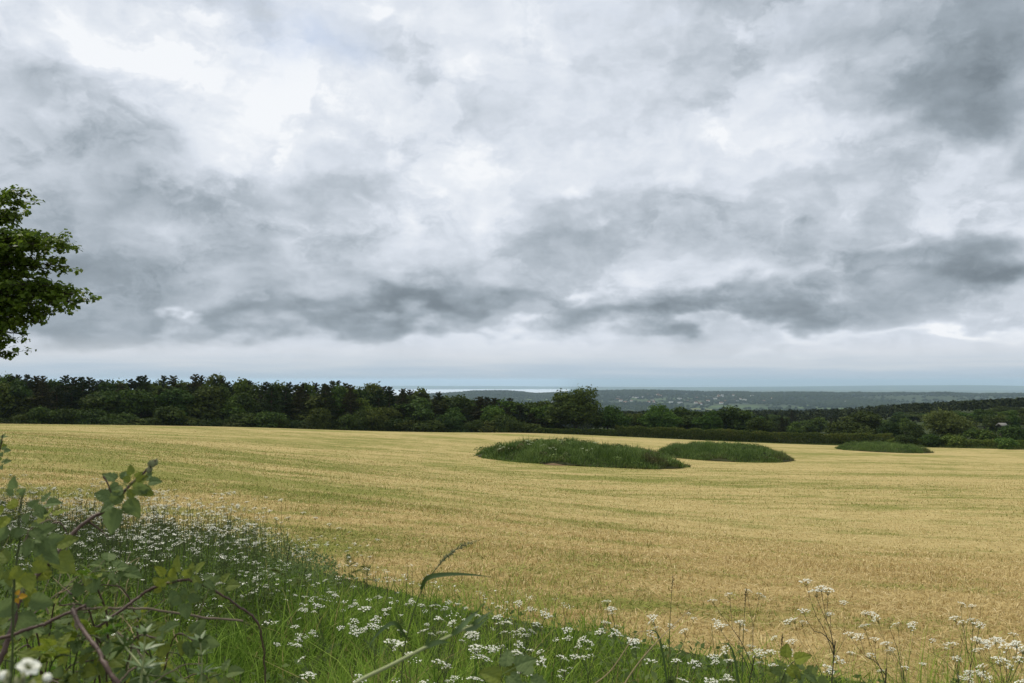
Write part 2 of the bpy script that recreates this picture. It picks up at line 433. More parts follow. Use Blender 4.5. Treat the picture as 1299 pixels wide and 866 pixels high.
def stubble_mat():
    m, t = new_mat('cut straw stubble')
    p, green, mid = straw_nodes(t)
    dry, lush = field_tone(t, p, mid)
    tone = t.attr('tone')
    g = t.rng(t.add(t.add(green, t.mul(lush, 0.035)), t.mul(t.sub(tone, 0.5), 0.22)), 0.53, 0.63, 0.0, 1.0)
    straw = t.ramp(t.m('FRACT', t.mul(tone, 5.7)), [(0.0, (0.25, 0.175, 0.062)), (0.3, (0.43, 0.325, 0.125)), (0.75, (0.61, 0.485, 0.225)), (1.0, (0.74, 0.63, 0.36))])
    straw = t.mix(t.mul(dry, 0.36), straw, (0.36, 0.225, 0.088))
    gc = t.ramp(t.m('FRACT', t.mul(tone, 9.3)), [(0.0, (0.10, 0.14, 0.02)), (1.0, (0.30, 0.32, 0.07))])
    finish(t, t.mix(g, straw, gc), 0.8, 0.1, 0.12)
    return m
def ground_mat():
    m, t = new_mat('rough grassy ground')
    p = pos(t)
    n = t.noise(p, 1.2, 6, 0.65); n2 = t.noise(p, 0.02, 4, 0.6)
    col = t.mix(n, (0.018, 0.025, 0.008), (0.05, 0.062, 0.018))
    col = t.mix(t.rng(n2, 0.45, 0.6), col, (0.035, 0.05, 0.014))
    finish(t, col, 0.95, 0.1, bump=n, bump_d=0.06)
    return m
def hills_mat():
    """far countryside: hedged fields of several greens, woods between"""
    m, t = new_mat('far patchwork of fields and woods')
    p = pos(t, flat=True)
    vo = t.node('ShaderNodeTexVoronoi', voronoi_dimensions='2D', feature='F1'); t.put(vo.inputs['Vector'], p); vo.inputs['Scale'].default_value = 0.0042
    ve = t.node('ShaderNodeTexVoronoi', voronoi_dimensions='2D', feature='DISTANCE_TO_EDGE'); t.put(ve.inputs['Vector'], p); ve.inputs['Scale'].default_value = 0.0042
    sx = t.node('ShaderNodeSeparateColor'); t.put(sx.inputs[0], vo.outputs['Color'])
    fcol = t.ramp(sx.outputs[0], [(0.0, (0.04, 0.07, 0.02)), (0.35, (0.07, 0.105, 0.03)), (0.6, (0.09, 0.13, 0.036)), (0.85, (0.13, 0.14, 0.05)), (1.0, (0.05, 0.08, 0.025))], 'CONSTANT')
    hedge = t.rng(ve.outputs['Distance'], 0.02, 0.06, 1.0, 0.0)
    w = t.noise(p, 0.0016, 6, 0.6, dims='2D')
    sz = t.node('ShaderNodeSeparateXYZ'); t.put(sz.inputs[0], pos(t))
    up = t.rng(sz.outputs[2], -125, -92, 0.0, 0.22)
    wood = t.rng(t.add(w, up), 0.47, 0.50)
    col = t.mix(t.m('MAXIMUM', hedge, wood), fcol, t.mix(t.noise(p, 0.02, 4, 0.6, dims='2D'), (0.018, 0.030, 0.012), (0.045, 0.062, 0.022)))
    finish(t, col, 0.95, 0.1)
    return m
def sea_mat():
    m, t = new_mat('estuary water with glint in its colour')
    p = pos(t, flat=True)
    n = t.noise(p, 0.004, 6, 0.7, dims='2D')
    finish(t, t.mix(n, (0.60, 0.63, 0.65), (0.78, 0.80, 0.81)), 0.30, 0.8, bump=t.noise(p, 0.05, 4, 0.6, dims='2D'), bump_d=1.5, bump_s=0.4)  # sun glint and cloud reflection are put into the pale base colour
    return m
MAT_GROUND = ground_mat(); MAT_FIELD = field_mat(); MAT_STUBBLE = stubble_mat(); MAT_HILLS = hills_mat(); MAT_SEA = sea_mat()

# ------------------------------------------------------------------ ground, field, hills, sea
def polar_sheet(name, mat, radii, th, zf, kind='structure'):
    rr, tt = np.meshgrid(radii, th, indexing='ij')
    x, y = rr * np.sin(tt), rr * np.cos(tt); z = zf(x, y)
    n, k = rr.shape
    i = np.arange(n - 1)[:, None] * k; j = np.arange(k - 1)[None, :]
    F = np.stack([i + j, i + k + j, i + k + j + 1, i + j + 1], -1).reshape(-1, 4)[:, ::-1]
    o = link(name, mesh_from(name, np.stack([x, y, z], -1).reshape(-1, 3), [F], smooth=True, mats=[mat]))
    return tag(o, kind=kind)
TH = np.concatenate([np.linspace(-math.pi, R(-50), 40)[:-1], np.linspace(R(-50), R(50), 260), np.linspace(R(50), math.pi, 40)[1:]])
R1, R2 = 900.0, 14000.0
polar_sheet('ground', MAT_GROUND, np.geomspace(0.3, R1, 170), TH, ground_z)
polar_sheet('hills', MAT_HILLS, np.geomspace(R1, R2, 150), TH, ground_z)
tag(link('sea', mesh_from('sea', np.array([[-70000, 8500, -200], [70000, 8500, -200], [70000, 30000, -200], [-70000, 30000, -200]], float), [np.array([[0, 1, 2, 3]])], mats=[MAT_SEA])), kind='structure')

tag(link('far_plain', mesh_from('far_plain', np.array([[600, 10800, -198], [70000, 10800, -198], [70000, 22000, -198], [1500, 22000, -198]], float), [np.array([[0, 1, 2, 3]])], mats=[MAT_HILLS])), kind='structure')
def far_coast():
    """hills on the other shore of the water, some thirty kilometres off"""
    xs = np.linspace(-45000, 45000, 260)
    prof = 10 + 16 * fbm(np.stack([xs / 9000, xs * 0 + 3.3], -1), 5, 3) + 45 * np.exp(-((xs + 4500) / 5000) ** 2) + 55 * np.exp(-((xs - 12500) / 3000) ** 2)
    rows = []
    for k, (yy, f) in enumerate([(20800, 0.0), (21500, 0.45), (22500, 0.9), (24000, 1.0), (26500, 0.8), (29500, -0.1)]):
        rows.append(np.stack([xs, yy + 500 * np.sin(xs / 3000 + k), -204 + (prof + 14) * f * (1 + 0.1 * np.sin(xs / 1700 + 2 * k))], -1))
    V = np.concatenate(rows); n = len(xs)
    i = np.arange(len(rows) - 1)[:, None] * n; j = np.arange(n - 1)[None]
    F = np.stack([i + j, i + j + 1, i + n + j + 1, i + n + j], -1).reshape(-1, 4)
    tag(link('far_hills', mesh_from('far_hills', V, [F], smooth=True, mats=[MAT_HILLS])), kind='structure')
far_coast()

# edge of the mown field towards the camera
BX = np.array([-60, -30, -14, -8, -5.5, -2.87, -0.92, -0.2, 0.49, 1.32, 1.7, 2.4, 3.6, 6, 12, 40])
BY = np.array([44, 26, 17, 13.3, 11.8, 10.4, 8.2, 7.4, 6.95, 6.3, 6.07, 5.6, 4.6, 2.5, -3, -25])
def edge_y(x): return np.interp(x, BX, BY)
# far edge of the field: behind the crest at the left, at the hedge bank on the right
FAR_PX = [-500, 0, 300, 480, 600, 700, 800, 900, 1000, 1100, 1299, 1700]
FAR_D = [150, 158, 172, 190, 196, 200, 205, 207, 206, 203, 192, 170]
def far_d(px): return np.interp(px, FAR_PX, FAR_D)
def field_z(x, y): return ground_z(x, y) + 0.012 + 0.0010 * np.asarray(y)
def field_sheet():
    nu, nv = 300, 210
    tx = np.linspace(-0.85, 0.95, nu)               # x / y slope of each column of the sheet
    V = []
    for k, s in enumerate(tx):
        ys = np.linspace(0.5, 90, 4000); f = ys - edge_y(s * ys)
        i = np.argmax(f > 0); y0 = max(0.45, ys[i] - 0.45)
        y1 = far_d(650 + FPX * s)
        V.append(np.stack([s * np.geomspace(y0, y1, nv), np.geomspace(y0, y1, nv)], -1))
    V = np.array(V)
    z = field_z(V[..., 0], V[..., 1])
    z = z - 0.07 * (1 - sstep(0.10, 0.40, V[..., 1] - edge_y(V[..., 0]) + 0.45))
    P = np.concatenate([V, z[..., None]], -1).reshape(-1, 3)
    i = np.arange(nu - 1)[:, None] * nv; j = np.arange(nv - 1)[None]
    F = np.stack([i + j, i + nv + j, i + nv + j + 1, i + j + 1], -1).reshape(-1, 4)
    tag(link('field', mesh_from('field', P, [F], smooth=True, mats=[MAT_FIELD])), kind='structure')
field_sheet()

# ------------------------------------------------------------------ blades of grass and straw
def blades(x, y, z, h, w, lean, tone, segs=2, r=rng, curl=0.5):
    """one thin bent strip per blade, all in one mesh: returns V, F, tone"""
    n = len(x); a = r.uniform(0, 2 * math.pi, n); b = r.uniform(0, 2 * math.pi, n)
    dx, dy = np.cos(a), np.sin(a); sx, sy = np.cos(b), np.sin(b)
    V = np.empty((n, 2 * segs + 1, 3))
    for k in range(segs + 1):
        f = k / segs; off = lean * (f ** (1 + curl))
        cx = x + dx * off * h; cy = y + dy * off * h; cz = z + h * f * (1 - 0.35 * lean * f)
        if k == segs: V[:, 2 * k] = np.stack([cx, cy, cz], -1)
        else:
            ww = w * (1 - 0.45 * f) * 0.5
            V[:, 2 * k] = np.stack([cx - sx * ww, cy - sy * ww, cz], -1); V[:, 2 * k + 1] = np.stack([cx + sx * ww, cy + sy * ww, cz], -1)
    m = 2 * segs + 1; base = np.arange(n)[:, None] * m
    Q = np.concatenate([base + np.array([[2 * k, 2 * k + 1, 2 * k + 3, 2 * k + 2]]) for k in range(segs - 1)]) if segs > 1 else np.zeros((0, 4), int)
    T = base + np.array([[2 * segs - 2, 2 * segs - 1, 2 * segs]])
    tones_q = np.tile(tone, segs - 1) if segs > 1 else np.zeros(0)
    return V.reshape(-1, 3), Q, T, tones_q, tone
def blade_mesh(name, mat, args, segs=2, curl=0.5):
    V, Q, T, tq, tt = blades(*args, segs=segs, curl=curl)
    return mesh_from(name, V, [Q, T], {'tone': ('FACE', np.concatenate([tq, tt]))}, mats=[mat])

def stubble():
    P = []
    for (d0, d1, dens) in ((2.2, 6, 1300), (6, 9, 1300), (9, 14, 800), (14, 24, 330), (24, 34, 110), (34, 48, 62), (48, 66, 34), (66, 90, 17), (90, 125, 7)):
        area = 0.5 * 1.5 * (d1 ** 2 - d0 ** 2); n = int(area * dens)
        d = np.sqrt(rng.uniform(d0 ** 2, d1 ** 2, n)); s = rng.uniform(-0.76, 0.76, n); x = s * d
        ok = d > edge_y(x) - 0.05 + 0.25 * rng.normal(size=n) * (rng.uniform(size=n) < 0.25)
        P.append(np.stack([x[ok], d[ok]], -1))
    P = np.concatenate(P); x, y = P.T; n = len(x)
    lying = rng.uniform(size=n) < 0.55                 # cut straw lies about between the standing stubs
    h = np.where(lying, rng.uniform(0.025, 0.065, n), rng.uniform(0.025, 0.065, n)) * (1 + 0.012 * np.minimum(y, 60))
    w = rng.uniform(0.003, 0.006, n) * (1 + np.minimum(y, 60) * 0.10)
    tuft = fbm(P * np.array([0.5, 1.2]), 3, 21) > 0.25
    h = np.where(tuft & ~lying, h * 1.6, h)
    lean = np.where(lying, rng.uniform(2.2, 2.75, n), rng.uniform(0.1, 0.9, n))
    me = blade_mesh('stubble', MAT_STUBBLE, (x, y, field_z(x, y) + np.where(lying, 0.012, -0.008), h, w, lean, rng.uniform(0, 1, n)), segs=2, curl=0.15)
    tag(link('stubble', me), kind='stuff')
    return n
stubble()
# ------------------------------------------------------------------ foliage materials
MAT_OAK = foliage_mat('oak leaves', (0.022, 0.041, 0.008), (0.080, 0.112, 0.020))
MAT_ASH = foliage_mat('fresh green leaves', (0.028, 0.058, 0.009), (0.102, 0.160, 0.024))
MAT_PINE = foliage_mat('pine needles', (0.012, 0.024, 0.007), (0.040, 0.060, 0.016), trans=0.10)
MAT_BRONZE = foliage_mat('pine needles browned', (0.018, 0.024, 0.008), (0.052, 0.056, 0.017), trans=0.10)
MAT_SCRUB = foliage_mat('scrub leaves', (0.014, 0.029, 0.006), (0.054, 0.084, 0.016))
MAT_HEDGE = foliage_mat('hawthorn hedge leaves', (0.030, 0.060, 0.009), (0.115, 0.170, 0.028), third=(0.16, 0.17, 0.038))
MAT_NEAR = foliage_mat('hawthorn leaves', (0.040, 0.080, 0.008), (0.150, 0.225, 0.024), trans=0.45, rough=0.5, spec=0.2)
MAT_BARK = plain_mat('grey brown bark', (0.055, 0.044, 0.034), 0.95, 0.1, 0.4, 9.0)
MAT_PBARK = plain_mat('reddish pine bark', (0.085, 0.055, 0.038), 0.95, 0.1, 0.4, 6.0)

def leaf_quads(c, nrm, size, r, aspect=0.62):
    """folded diamond leaf sprays centred on c, facing nrm"""
    n = len(c); a = unit(np.cross(nrm, rand_dirs(n, r))); b = np.cross(nrm, a)
    s = np.broadcast_to(size, (n,))[:, None]
    V = np.stack([c - a * s, c + b * s * aspect + nrm * s * 0.18, c + a * s, c - b * s * aspect + nrm * s * 0.18], 1)
    return V.reshape(-1, 3), np.arange(n * 4).reshape(n, 4)

def broadleaf(seed, h, w, n_leaf, leaf, trunk_h=0.22, mat=None, top=0.0, n_blob=26, low=0.12, tight=1.0):
    """crown of overlapping leafy boughs on a forked trunk; unit: metres. returns (crown mesh, trunk mesh)"""
    r = np.random.default_rng(seed)
    blobs = []
    zc = h * (low + 1) / 2; hz = h * (1 - low) / 2
    for k in range(n_blob):
        d = rand_dirs(1, r)[0]; d[2] = d[2] * 0.9 + 0.12
        f = r.uniform(0.30, 0.80) if k > n_blob * 0.3 else r.uniform(0.05, 0.45)
        wid = w / 2 * (1 - 0.35 * max(0, d[2]) * (1 - top))
        c = np.array([d[0] * wid * f, d[1] * wid * f, zc + d[2] * hz * f])
        blobs.append((c, w * r.uniform(0.13, 0.22) * tight))
    tot = sum(b[1] ** 2 for b in blobs)
    m = MB(); C = []; N = []; T = []
    for c, rad in blobs:
        n = int(n_leaf * rad ** 2 / tot)
        d = rand_dirs(n, r); d[:, 2] = np.where(d[:, 2] < -0.35, -d[:, 2] * r.uniform(0, 1, n), d[:, 2])
        lump = 1 + 0.22 * fbm(np.stack([np.arctan2(d[:, 1], d[:, 0]) * 1.6 + c[0], d[:, 2] * 2.4 + c[2]], -1), 3, seed) + 0.10 * r.normal(size=n)
        C.append(c + d * (rad * lump * r.uniform(0.72, 1.04, n))[:, None] * np.array([1.1, 1.1, 0.82]))
        N.append(unit(d * 0.7 + np.array([0, 0, 0.45]) + 0.65 * r.normal(size=(n, 3)))); T.append(np.clip(r.beta(2, 2, n) + 0.12 * r.normal(), 0, 1))
    # stray sprays that break the outline
    n = int(n_leaf * 0.05); d = rand_dirs(n, r); pick = r.integers(0, len(blobs), n)
    C.append(np.array([blobs[i][0] for i in pick]) + d * np.array([blobs[i][1] for i in pick])[:, None] * r.uniform(1.0, 1.35, (n, 1))); N.append(rand_dirs(n, r)); T.append(r.uniform(0, 1, n))
    C, N, T = np.concatenate(C), np.concatenate(N), np.concatenate(T)
    keep = C[:, 2] > 0.03 * h
    C, N, T = C[keep], N[keep], T[keep]
    V, F = leaf_quads(C, N, leaf * r.uniform(0.6, 1.25, len(C)), r); m.put(V, F, T)
    tr = MB(); rb = 0.022 * h + 0.06
    lean = r.normal(size=2) * 0.03 * h
    tr.tube(smooth_path([(0, 0, -0.3), (lean[0] * .3, lean[1] * .3, h * trunk_h), (lean[0], lean[1], h * 0.62)], 8), np.linspace(rb, rb * 0.35, 8), 7)
    for c, rad in blobs[::3]:
        z0 = h * r.uniform(trunk_h * 0.8, 0.5)
        p0 = np.array([lean[0] * z0 / h, lean[1] * z0 / h, z0]); tr.tube(smooth_path([p0, (p0 + c) / 2 + np.array([0, 0, -0.04 * h]), c], 6), np.linspace(rb * 0.45, rb * 0.1, 6), 5)
    return m.build('crown', mat), tr.build('trunk', MAT_BARK)

def conifer(seed, h, w, n_leaf, leaf, mat, bare=0.2, ragged=0.3):
    r = np.random.default_rng(seed); m = MB(); tr = MB()
    tr.tube([(0, 0, -0.3), (0.01 * h, 0, h * 0.5), (0.0, 0, h * 0.985)], [0.02 * h, 0.013 * h, 0.003 * h], 7)
    C, N, T = [], [], []
    nb = 84
    for k in range(nb):
        f = bare + (1 - bare) * (k + r.uniform(0, 1)) / nb
        L = w / 2 * (1.03 - f) ** 0.68 * r.uniform(1 - ragged * 1.3, 1 + ragged * 0.5) * 1.15
        az = k * 2.399 + r.uniform(-.4, .4); droop = r.uniform(-0.28, 0.10) + 0.4 * (f - 0.5)
        if f > 0.86: droop = 0.1
        L = max(L, 0.028 * w)
        end = np.array([math.cos(az) * L, math.sin(az) * L, f * h + droop * L]); st = np.array([0, 0, f * h - 0.02 * h])
        P = smooth_path([st, (st + end) / 2 + np.array([0, 0, 0.06 * L]), end], 6)
        tr.tube(P, np.linspace(0.005 * h, 0.001 * h, 6), 3, cap=False)
        per = int(n_leaf / nb * L / (w / 2 * 0.62)) + 3
        t = r.uniform(0.18, 1.05, per) ** 0.8
        q = st + (end - st) * t[:, None]; side = np.array([-math.sin(az), math.cos(az), 0])
        q = q + side * (r.normal(size=per) * 0.20 * L * (1.1 - 0.5 * t))[:, None] + np.array([0, 0, 1]) * (r.normal(size=per) * 0.05 * L + 0.05 * L)[:, None]
        C.append(q); N.append(unit(np.array([0, 0, 0.8]) + 0.75 * r.normal(size=(per, 3)))); T.append(np.clip(r.beta(2, 2, per) + 0.10 * r.normal(), 0, 1))
    n = 12                                          # leader shoot
    C.append(np.stack([r.normal(size=n) * 0.012 * h, r.normal(size=n) * 0.012 * h, h * r.uniform(0.93, 1.0, n)], -1)); N.append(rand_dirs(n, r)); T.append(r.uniform(0, .7, n))
    C, N, T = np.concatenate(C), np.concatenate(N), np.concatenate(T)
    V, F = leaf_quads(C, N, leaf * r.uniform(0.6, 1.3, len(C)), r, 0.45); m.put(V, F, T)
    return m.build('crown', mat), tr.build('trunk', MAT_PBARK)

def make_tree(name, meshes, loc, rz, scale, label=None, cat='tree', group=None):
    e = empty(name, loc, rz, scale); tag(e, label, cat, group)
    link('crown', meshes[0], e); link('trunk', meshes[1], e)
    return e

# prototypes (mesh data only), each 10 m tall and about as wide as stated
BROAD = [(broadleaf(100 + k, 10, 8.0, 5200, 0.30, mat=[MAT_OAK, MAT_ASH, MAT_OAK, MAT_ASH, MAT_SCRUB][k], top=[.6, .3, .9, .5, .7][k], n_blob=[26, 22, 30, 24, 28][k]), 8.0) for k in range(5)]
PINES = [(conifer(200 + k, 10, 5.2, 12500, 0.155, [MAT_PINE, MAT_BRONZE, MAT_PINE, MAT_BRONZE, MAT_PINE][k], bare=[.12, .2, .15, .25, .1][k], ragged=[.3, .5, .4, .6, .45][k]), 5.2) for k in range(5)]
BUSHES = [(broadleaf(300 + k, 10, 12.0, 4200, 0.42, trunk_h=0.1, mat=[MAT_SCRUB, MAT_OAK, MAT_HEDGE, MAT_SCRUB][k], top=0.8, n_blob=24, low=-0.12), 12.0) for k in range(4)]

def stand(name, proto, px, py_top, d, width_px=None, height=None, label=None, cat='tree', group=None, bury=0.0, r=rng, base_z=None):
    """a tree whose top shows at photo height py_top when it stands d metres out in the direction px"""
    p = at(px, py_top, d); z0 = gz(p[0], p[1]) - bury if base_z is None else base_z
    h = p[2] - z0 if height is None else height
    h = max(h, 0.8)
    meshes, w = proto
    sxy = (width_px / FPX * d) / w * 1.0 if width_px else h / 10 * r.uniform(0.9, 1.15)
    return make_tree(name, meshes, (p[0], p[1], z0), r.uniform(0, 6.28), (sxy, sxy, h / 10), label, cat, group)

# ------------------------------------------------------------------ the long wood along the left and middle of the far edge
SKY_PX = [-420, -120, 0, 60, 110, 150, 185, 215, 250, 290, 330, 370, 400, 430, 460, 480, 520, 560, 600, 640, 690, 760]
SKY_PY = [466, 468, 470, 473, 474, 478, 472, 474, 470.5, 479, 481, 482, 482, 477.5, 487, 485.5, 492, 494.5, 498, 501, 505, 513]
def wood_d(px): return np.interp(px, [-420, 0, 300, 480, 600, 760], [168, 172, 186, 202, 208, 216])
def left_wood():
    r = np.random.default_rng(5)
    # back rank: pines reach the skyline, broadleaved crowns between them
    px = -330.0
    while px < 715:
        d = float(wood_d(px)) + r.uniform(14, 24)
        top = np.interp(px, SKY_PX, SKY_PY) + abs(r.normal()) * 2.6 - 1.0
        pine = r.uniform() < (0.45 if px < 560 else 0.40)
        if pine: stand('pine_tree', PINES[r.integers(0, 5)], px, top + 3.2, d, r.uniform(38, 54), label='dark pine rising out of the long wood beyond the mown field', group='pines of the long wood', r=r)
        else: stand('broadleaf_tree', BROAD[r.integers(0, 5)], px, top, d, r.uniform(44, 62), label='rounded broadleaf crown among the dark pines of the long wood', group='broadleaf trees of the long wood', r=r)
        px += r.uniform(7, 11.5)
    # middle rank
    px = -320.0
    while px < 700:
        d = float(wood_d(px)) + r.uniform(6, 12)
        top = np.interp(px, SKY_PX, SKY_PY) + r.uniform(4, 22)
        pine = r.uniform() < 0.5
        if pine: stand('pine_tree', PINES[r.integers(0, 5)], px, top, d, r.uniform(36, 50), label='dark pine rising out of the long wood beyond the mown field', group='pines of the long wood', r=r)
        else: stand('broadleaf_tree', BROAD[r.integers(0, 5)], px, top, d, r.uniform(42, 64), label='rounded broadleaf crown among the dark pines of the long wood', group='broadleaf trees of the long wood', r=r)
        px += r.uniform(13, 20)
    # front rank: lower scrub hiding the stems
    px = -310.0
    while px < 690:
        d = float(wood_d(px)) + r.uniform(0, 4)
        top = np.interp(px, [-300, 500, 700], [519, 527, 534]) + r.uniform(-12, 9)
        stand('scrub_bush', BUSHES[(0, 1, 3)[r.integers(0, 3)]], px, top, d, r.uniform(34, 58), label='low green scrub bush skirting the foot of the long wood', cat='bush', group='bushes along the foot of the wood', bury=0.4, r=r)
        px += r.uniform(15, 24)
left_wood()

# ------------------------------------------------------------------ trees that stand out singly in the middle and at the right
OAK = (broadleaf(41, 10, 10.5, 15000, 0.25, mat=MAT_OAK, top=0.9, n_blob=54, low=-0.04, tight=0.95), 9.2)
OAK2 = (broadleaf(42, 10, 9.5, 7500, 0.30, mat=MAT_ASH, top=0.7, n_blob=34, low=0.05), 9.5)
OLIVE = foliage_mat('olive green leaves', (0.042, 0.060, 0.014), (0.130, 0.160, 0.040))
OAK3 = (broadleaf(43, 10, 11.5, 8500, 0.30, mat=OLIVE, top=0.9, n_blob=38, low=0.04), 11.5)
HD = 216
def trees_right():
    r = np.random.default_rng(9)
    T = lambda *a, **k: stand(*a, r=r, **k)
    T('oak_tree', OAK, 732, 490.5, HD + 2, 70, label='big dark round-headed tree standing highest, behind the long mound')
    T('broadleaf_tree', OAK2, 771, 511, HD + 3, 52, label='lower green tree leaning against the big round-headed tree')
    T('small_tree', BUSHES[0], 651, 527, HD - 14, 30, label='small cone-shaped bush tree in front of the end of the long wood', cat='tree', bury=0.3)
    T('broadleaf_tree', BROAD[1], 694, 507, HD + 8, 46, label='dusky tree close beside the big round-headed tree, on the pine side')
    T('broadleaf_tree', OAK2, 838, 509.5, HD + 12, 56, label='bright fresh-green tree behind the hedge, next after a gap from the big tree')
    T('broadleaf_tree', BROAD[2], 806, 519, HD + 20, 40, label='low dark tree filling the dip before the bright fresh-green tree')
    T('broadleaf_tree', BROAD[0], 872, 516, HD + 22, 46, label='dark green tree just past the bright fresh-green tree behind the hedge')
    T('broadleaf_tree', BROAD[4], 924, 511.5, HD + 16, 58, label='brownish green tree with a domed top rising above the middle of the hedge')
    T('broadleaf_tree', BROAD[3], 899, 518, HD + 9, 40, label='mid-green tree partly covering the brownish domed tree behind the hedge')
    T('small_tree', BUSHES[1], 961, 527, HD + 6, 40, label='small light-green rounded tree standing above the hedge by itself')
    T('broadleaf_tree', BROAD[2], 1098, 514.5, HD + 20, 56, label='dark pointed tree rising behind the hedge above the small far mound')
    T('small_tree', BUSHES[3], 1078, 529, HD + 6, 56, label='yellowish-green spreading tree below the dark pointed tree')
    T('small_tree', BUSHES[0], 1132, 530, HD + 8, 44, label='short bushy tree in the dip between the dark pointed tree and the olive dome')
    T('broadleaf_tree', OAK3, 1201, 518.5, HD - 6, 64, label='wide olive-green domed tree behind the rounded end of the hedge')
    T('small_tree', BUSHES[1], 1160, 535, HD + 2, 34, label='low fresh-green tree nestling against the olive domed tree')
    T('bush', BUSHES[2], 1248, 539, HD - 18, 46, label='dark round bush at the hedge end, behind the smallest bush', cat='bush', bury=0.4)
    T('bush', BUSHES[3], 1283, 533, HD - 14, 50, label='tall dark shaggy bush where the hedge leaves the view', cat='bush', bury=0.4)
    T('bush', BUSHES[2], 1277, 552, HD - 30, 31, label='smallest rounded bush standing out into the mown field edge', cat='bush', bury=0.25)
    T('bush', BUSHES[0], 1330, 528, HD - 16, 60, label='green bush just beyond the shaggy bush at the hedge end', cat='bush', bury=0.4)
    T('bush', BUSHES[2], 1213, 548, HD - 21, 36, label='rounded hedge bush below the olive domed tree', cat='bush', bury=0.3)
    T('bush', BUSHES[3], 1180, 546.5, HD - 18, 36, label='rounded hedge bush beside the low fresh-green tree', cat='bush', bury=0.3)
    T('bush', BUSHES[0], 1148, 548, HD - 16, 34, label='rounded hedge bush where the clipped hedge turns shaggy', cat='bush', bury=0.3)
    # the belt of trees behind these, as far as 450 m
    for k in range(150):
        d = r.uniform(262, 440); px = r.uniform(770, 1420)
        top = np.interp(px, [770, 820, 1000, 1060, 1120, 1200, 1299, 1400], [520, 521, 521, 523, 520, 517, 512, 508]) + r.uniform(-2, 9) + (440 - d) * 0.035
        pine = px < 1090 and r.uniform() < 0.6
        if pine: stand('pine_tree', PINES[r.integers(0, 5)], px, top, d, r.uniform(14, 22), label='slender dark pine in the belt of trees behind the hedge', group='pines in the belt behind the hedge', r=r)
        else: stand('broadleaf_tree', BROAD[r.integers(0, 5)], px, top + 1, d, r.uniform(22, 40), label='broadleaf tree in the belt of woodland behind the hedge', group='broadleaf trees in the belt behind the hedge', r=r)
trees_right()

# ------------------------------------------------------------------ hedge
def hedge(name, pts, height, depth, label, seed, n_per_m=520, mat=None, leaf=0.17):
    """a clipped hedge along pts (photo pixel, distance): stems inside a lumpy wall of leaves"""
    r = np.random.default_rng(seed)
    P = np.array([at(px, 500, d)[:2] for px, d in pts]); seg = np.linalg.norm(np.diff(P, axis=0), axis=1); L = np.concatenate([[0], np.cumsum(seg)])
    n = int(L[-1] * n_per_m); s = r.uniform(0, L[-1], n)
    x, y = np.interp(s, L, P[:, 0]), np.interp(s, L, P[:, 1])
    lump = 1 + 0.13 * fbm(np.stack([s * 0.45, s * 0 + seed], -1), 3, seed) + 0.06 * fbm(np.stack([s * 1.6, s * 0 + seed], -1), 2, seed + 5)
    a = r.uniform(-0.25 * math.pi, 1.25 * math.pi, n); rad = r.uniform(0.8, 1.03, n)
    off = np.cos(a) * depth / 2 * rad * lump; zz = (0.5 + 0.5 * np.clip(np.sin(a) * 1.25, -1, 1) * rad) * height * lump
    dirv = np.array([0.0, 1.0])
    C = np.stack([x, y + off, ground_z(x, y) + zz - 0.05], -1)
    N = unit(np.stack([0 * a, np.cos(a), np.sin(a)], -1) * 0.7 + 0.7 * r.normal(size=(n, 3)))
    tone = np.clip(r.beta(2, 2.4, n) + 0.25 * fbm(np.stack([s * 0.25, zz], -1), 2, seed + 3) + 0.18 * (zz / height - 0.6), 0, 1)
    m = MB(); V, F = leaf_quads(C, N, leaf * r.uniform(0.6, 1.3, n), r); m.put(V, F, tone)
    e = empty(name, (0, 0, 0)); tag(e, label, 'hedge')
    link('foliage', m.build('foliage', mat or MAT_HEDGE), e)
    b = MB()
    for q in np.arange(0.4, L[-1], 1.3):
        bx, by = np.interp(q, L, P[:, 0]), np.interp(q, L, P[:, 1]); z = gz(bx, by)
        b.tube([(bx, by, z - 0.1), (bx + r.normal() * .1, by + r.normal() * .1, z + height * 0.5), (bx + r.normal() * .2, by + r.normal() * .2, z + height * 0.85)], [0.05, 0.03, 0.012], 4)
    link('stem', b.build('stem', MAT_BARK), e)
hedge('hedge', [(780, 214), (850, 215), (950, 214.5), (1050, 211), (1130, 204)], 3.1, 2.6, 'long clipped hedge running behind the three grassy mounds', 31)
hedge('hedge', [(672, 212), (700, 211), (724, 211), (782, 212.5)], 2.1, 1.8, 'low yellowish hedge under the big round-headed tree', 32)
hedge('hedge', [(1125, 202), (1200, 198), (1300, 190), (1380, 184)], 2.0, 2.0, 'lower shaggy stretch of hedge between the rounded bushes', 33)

# rough grass strip left uncut along the far edge
MAT_TALL = foliage_mat('tall uncut grass', (0.034, 0.056, 0.013), (0.096, 0.132, 0.034), trans=0.15, third=(0.13, 0.13, 0.045))
def far_grass():
    r = np.random.default_rng(12); n = 26000
    px = r.uniform(560, 1420, n); dd = far_d(px) + r.uniform(-2.2, 6.5, n) * (0.5 + 0.5 * sstep(650, 1150, px)) - 5.0 * sstep(1130, 1250, px) * r.uniform(0, 1, n)
    x = (px - 650) / FPX * dd
    me = blade_mesh('rough_grass', MAT_TALL, (x, dd, ground_z(x, dd) - 0.05, r.uniform(0.35, 1.0, n) * (0.6 + 0.5 * sstep(900, 1200, px)), r.uniform(0.08, 0.16, n), r.uniform(0.1, 0.7, n), r.beta(2, 2, n)))
    tag(link('rough_grass', me), kind='stuff')
far_grass()

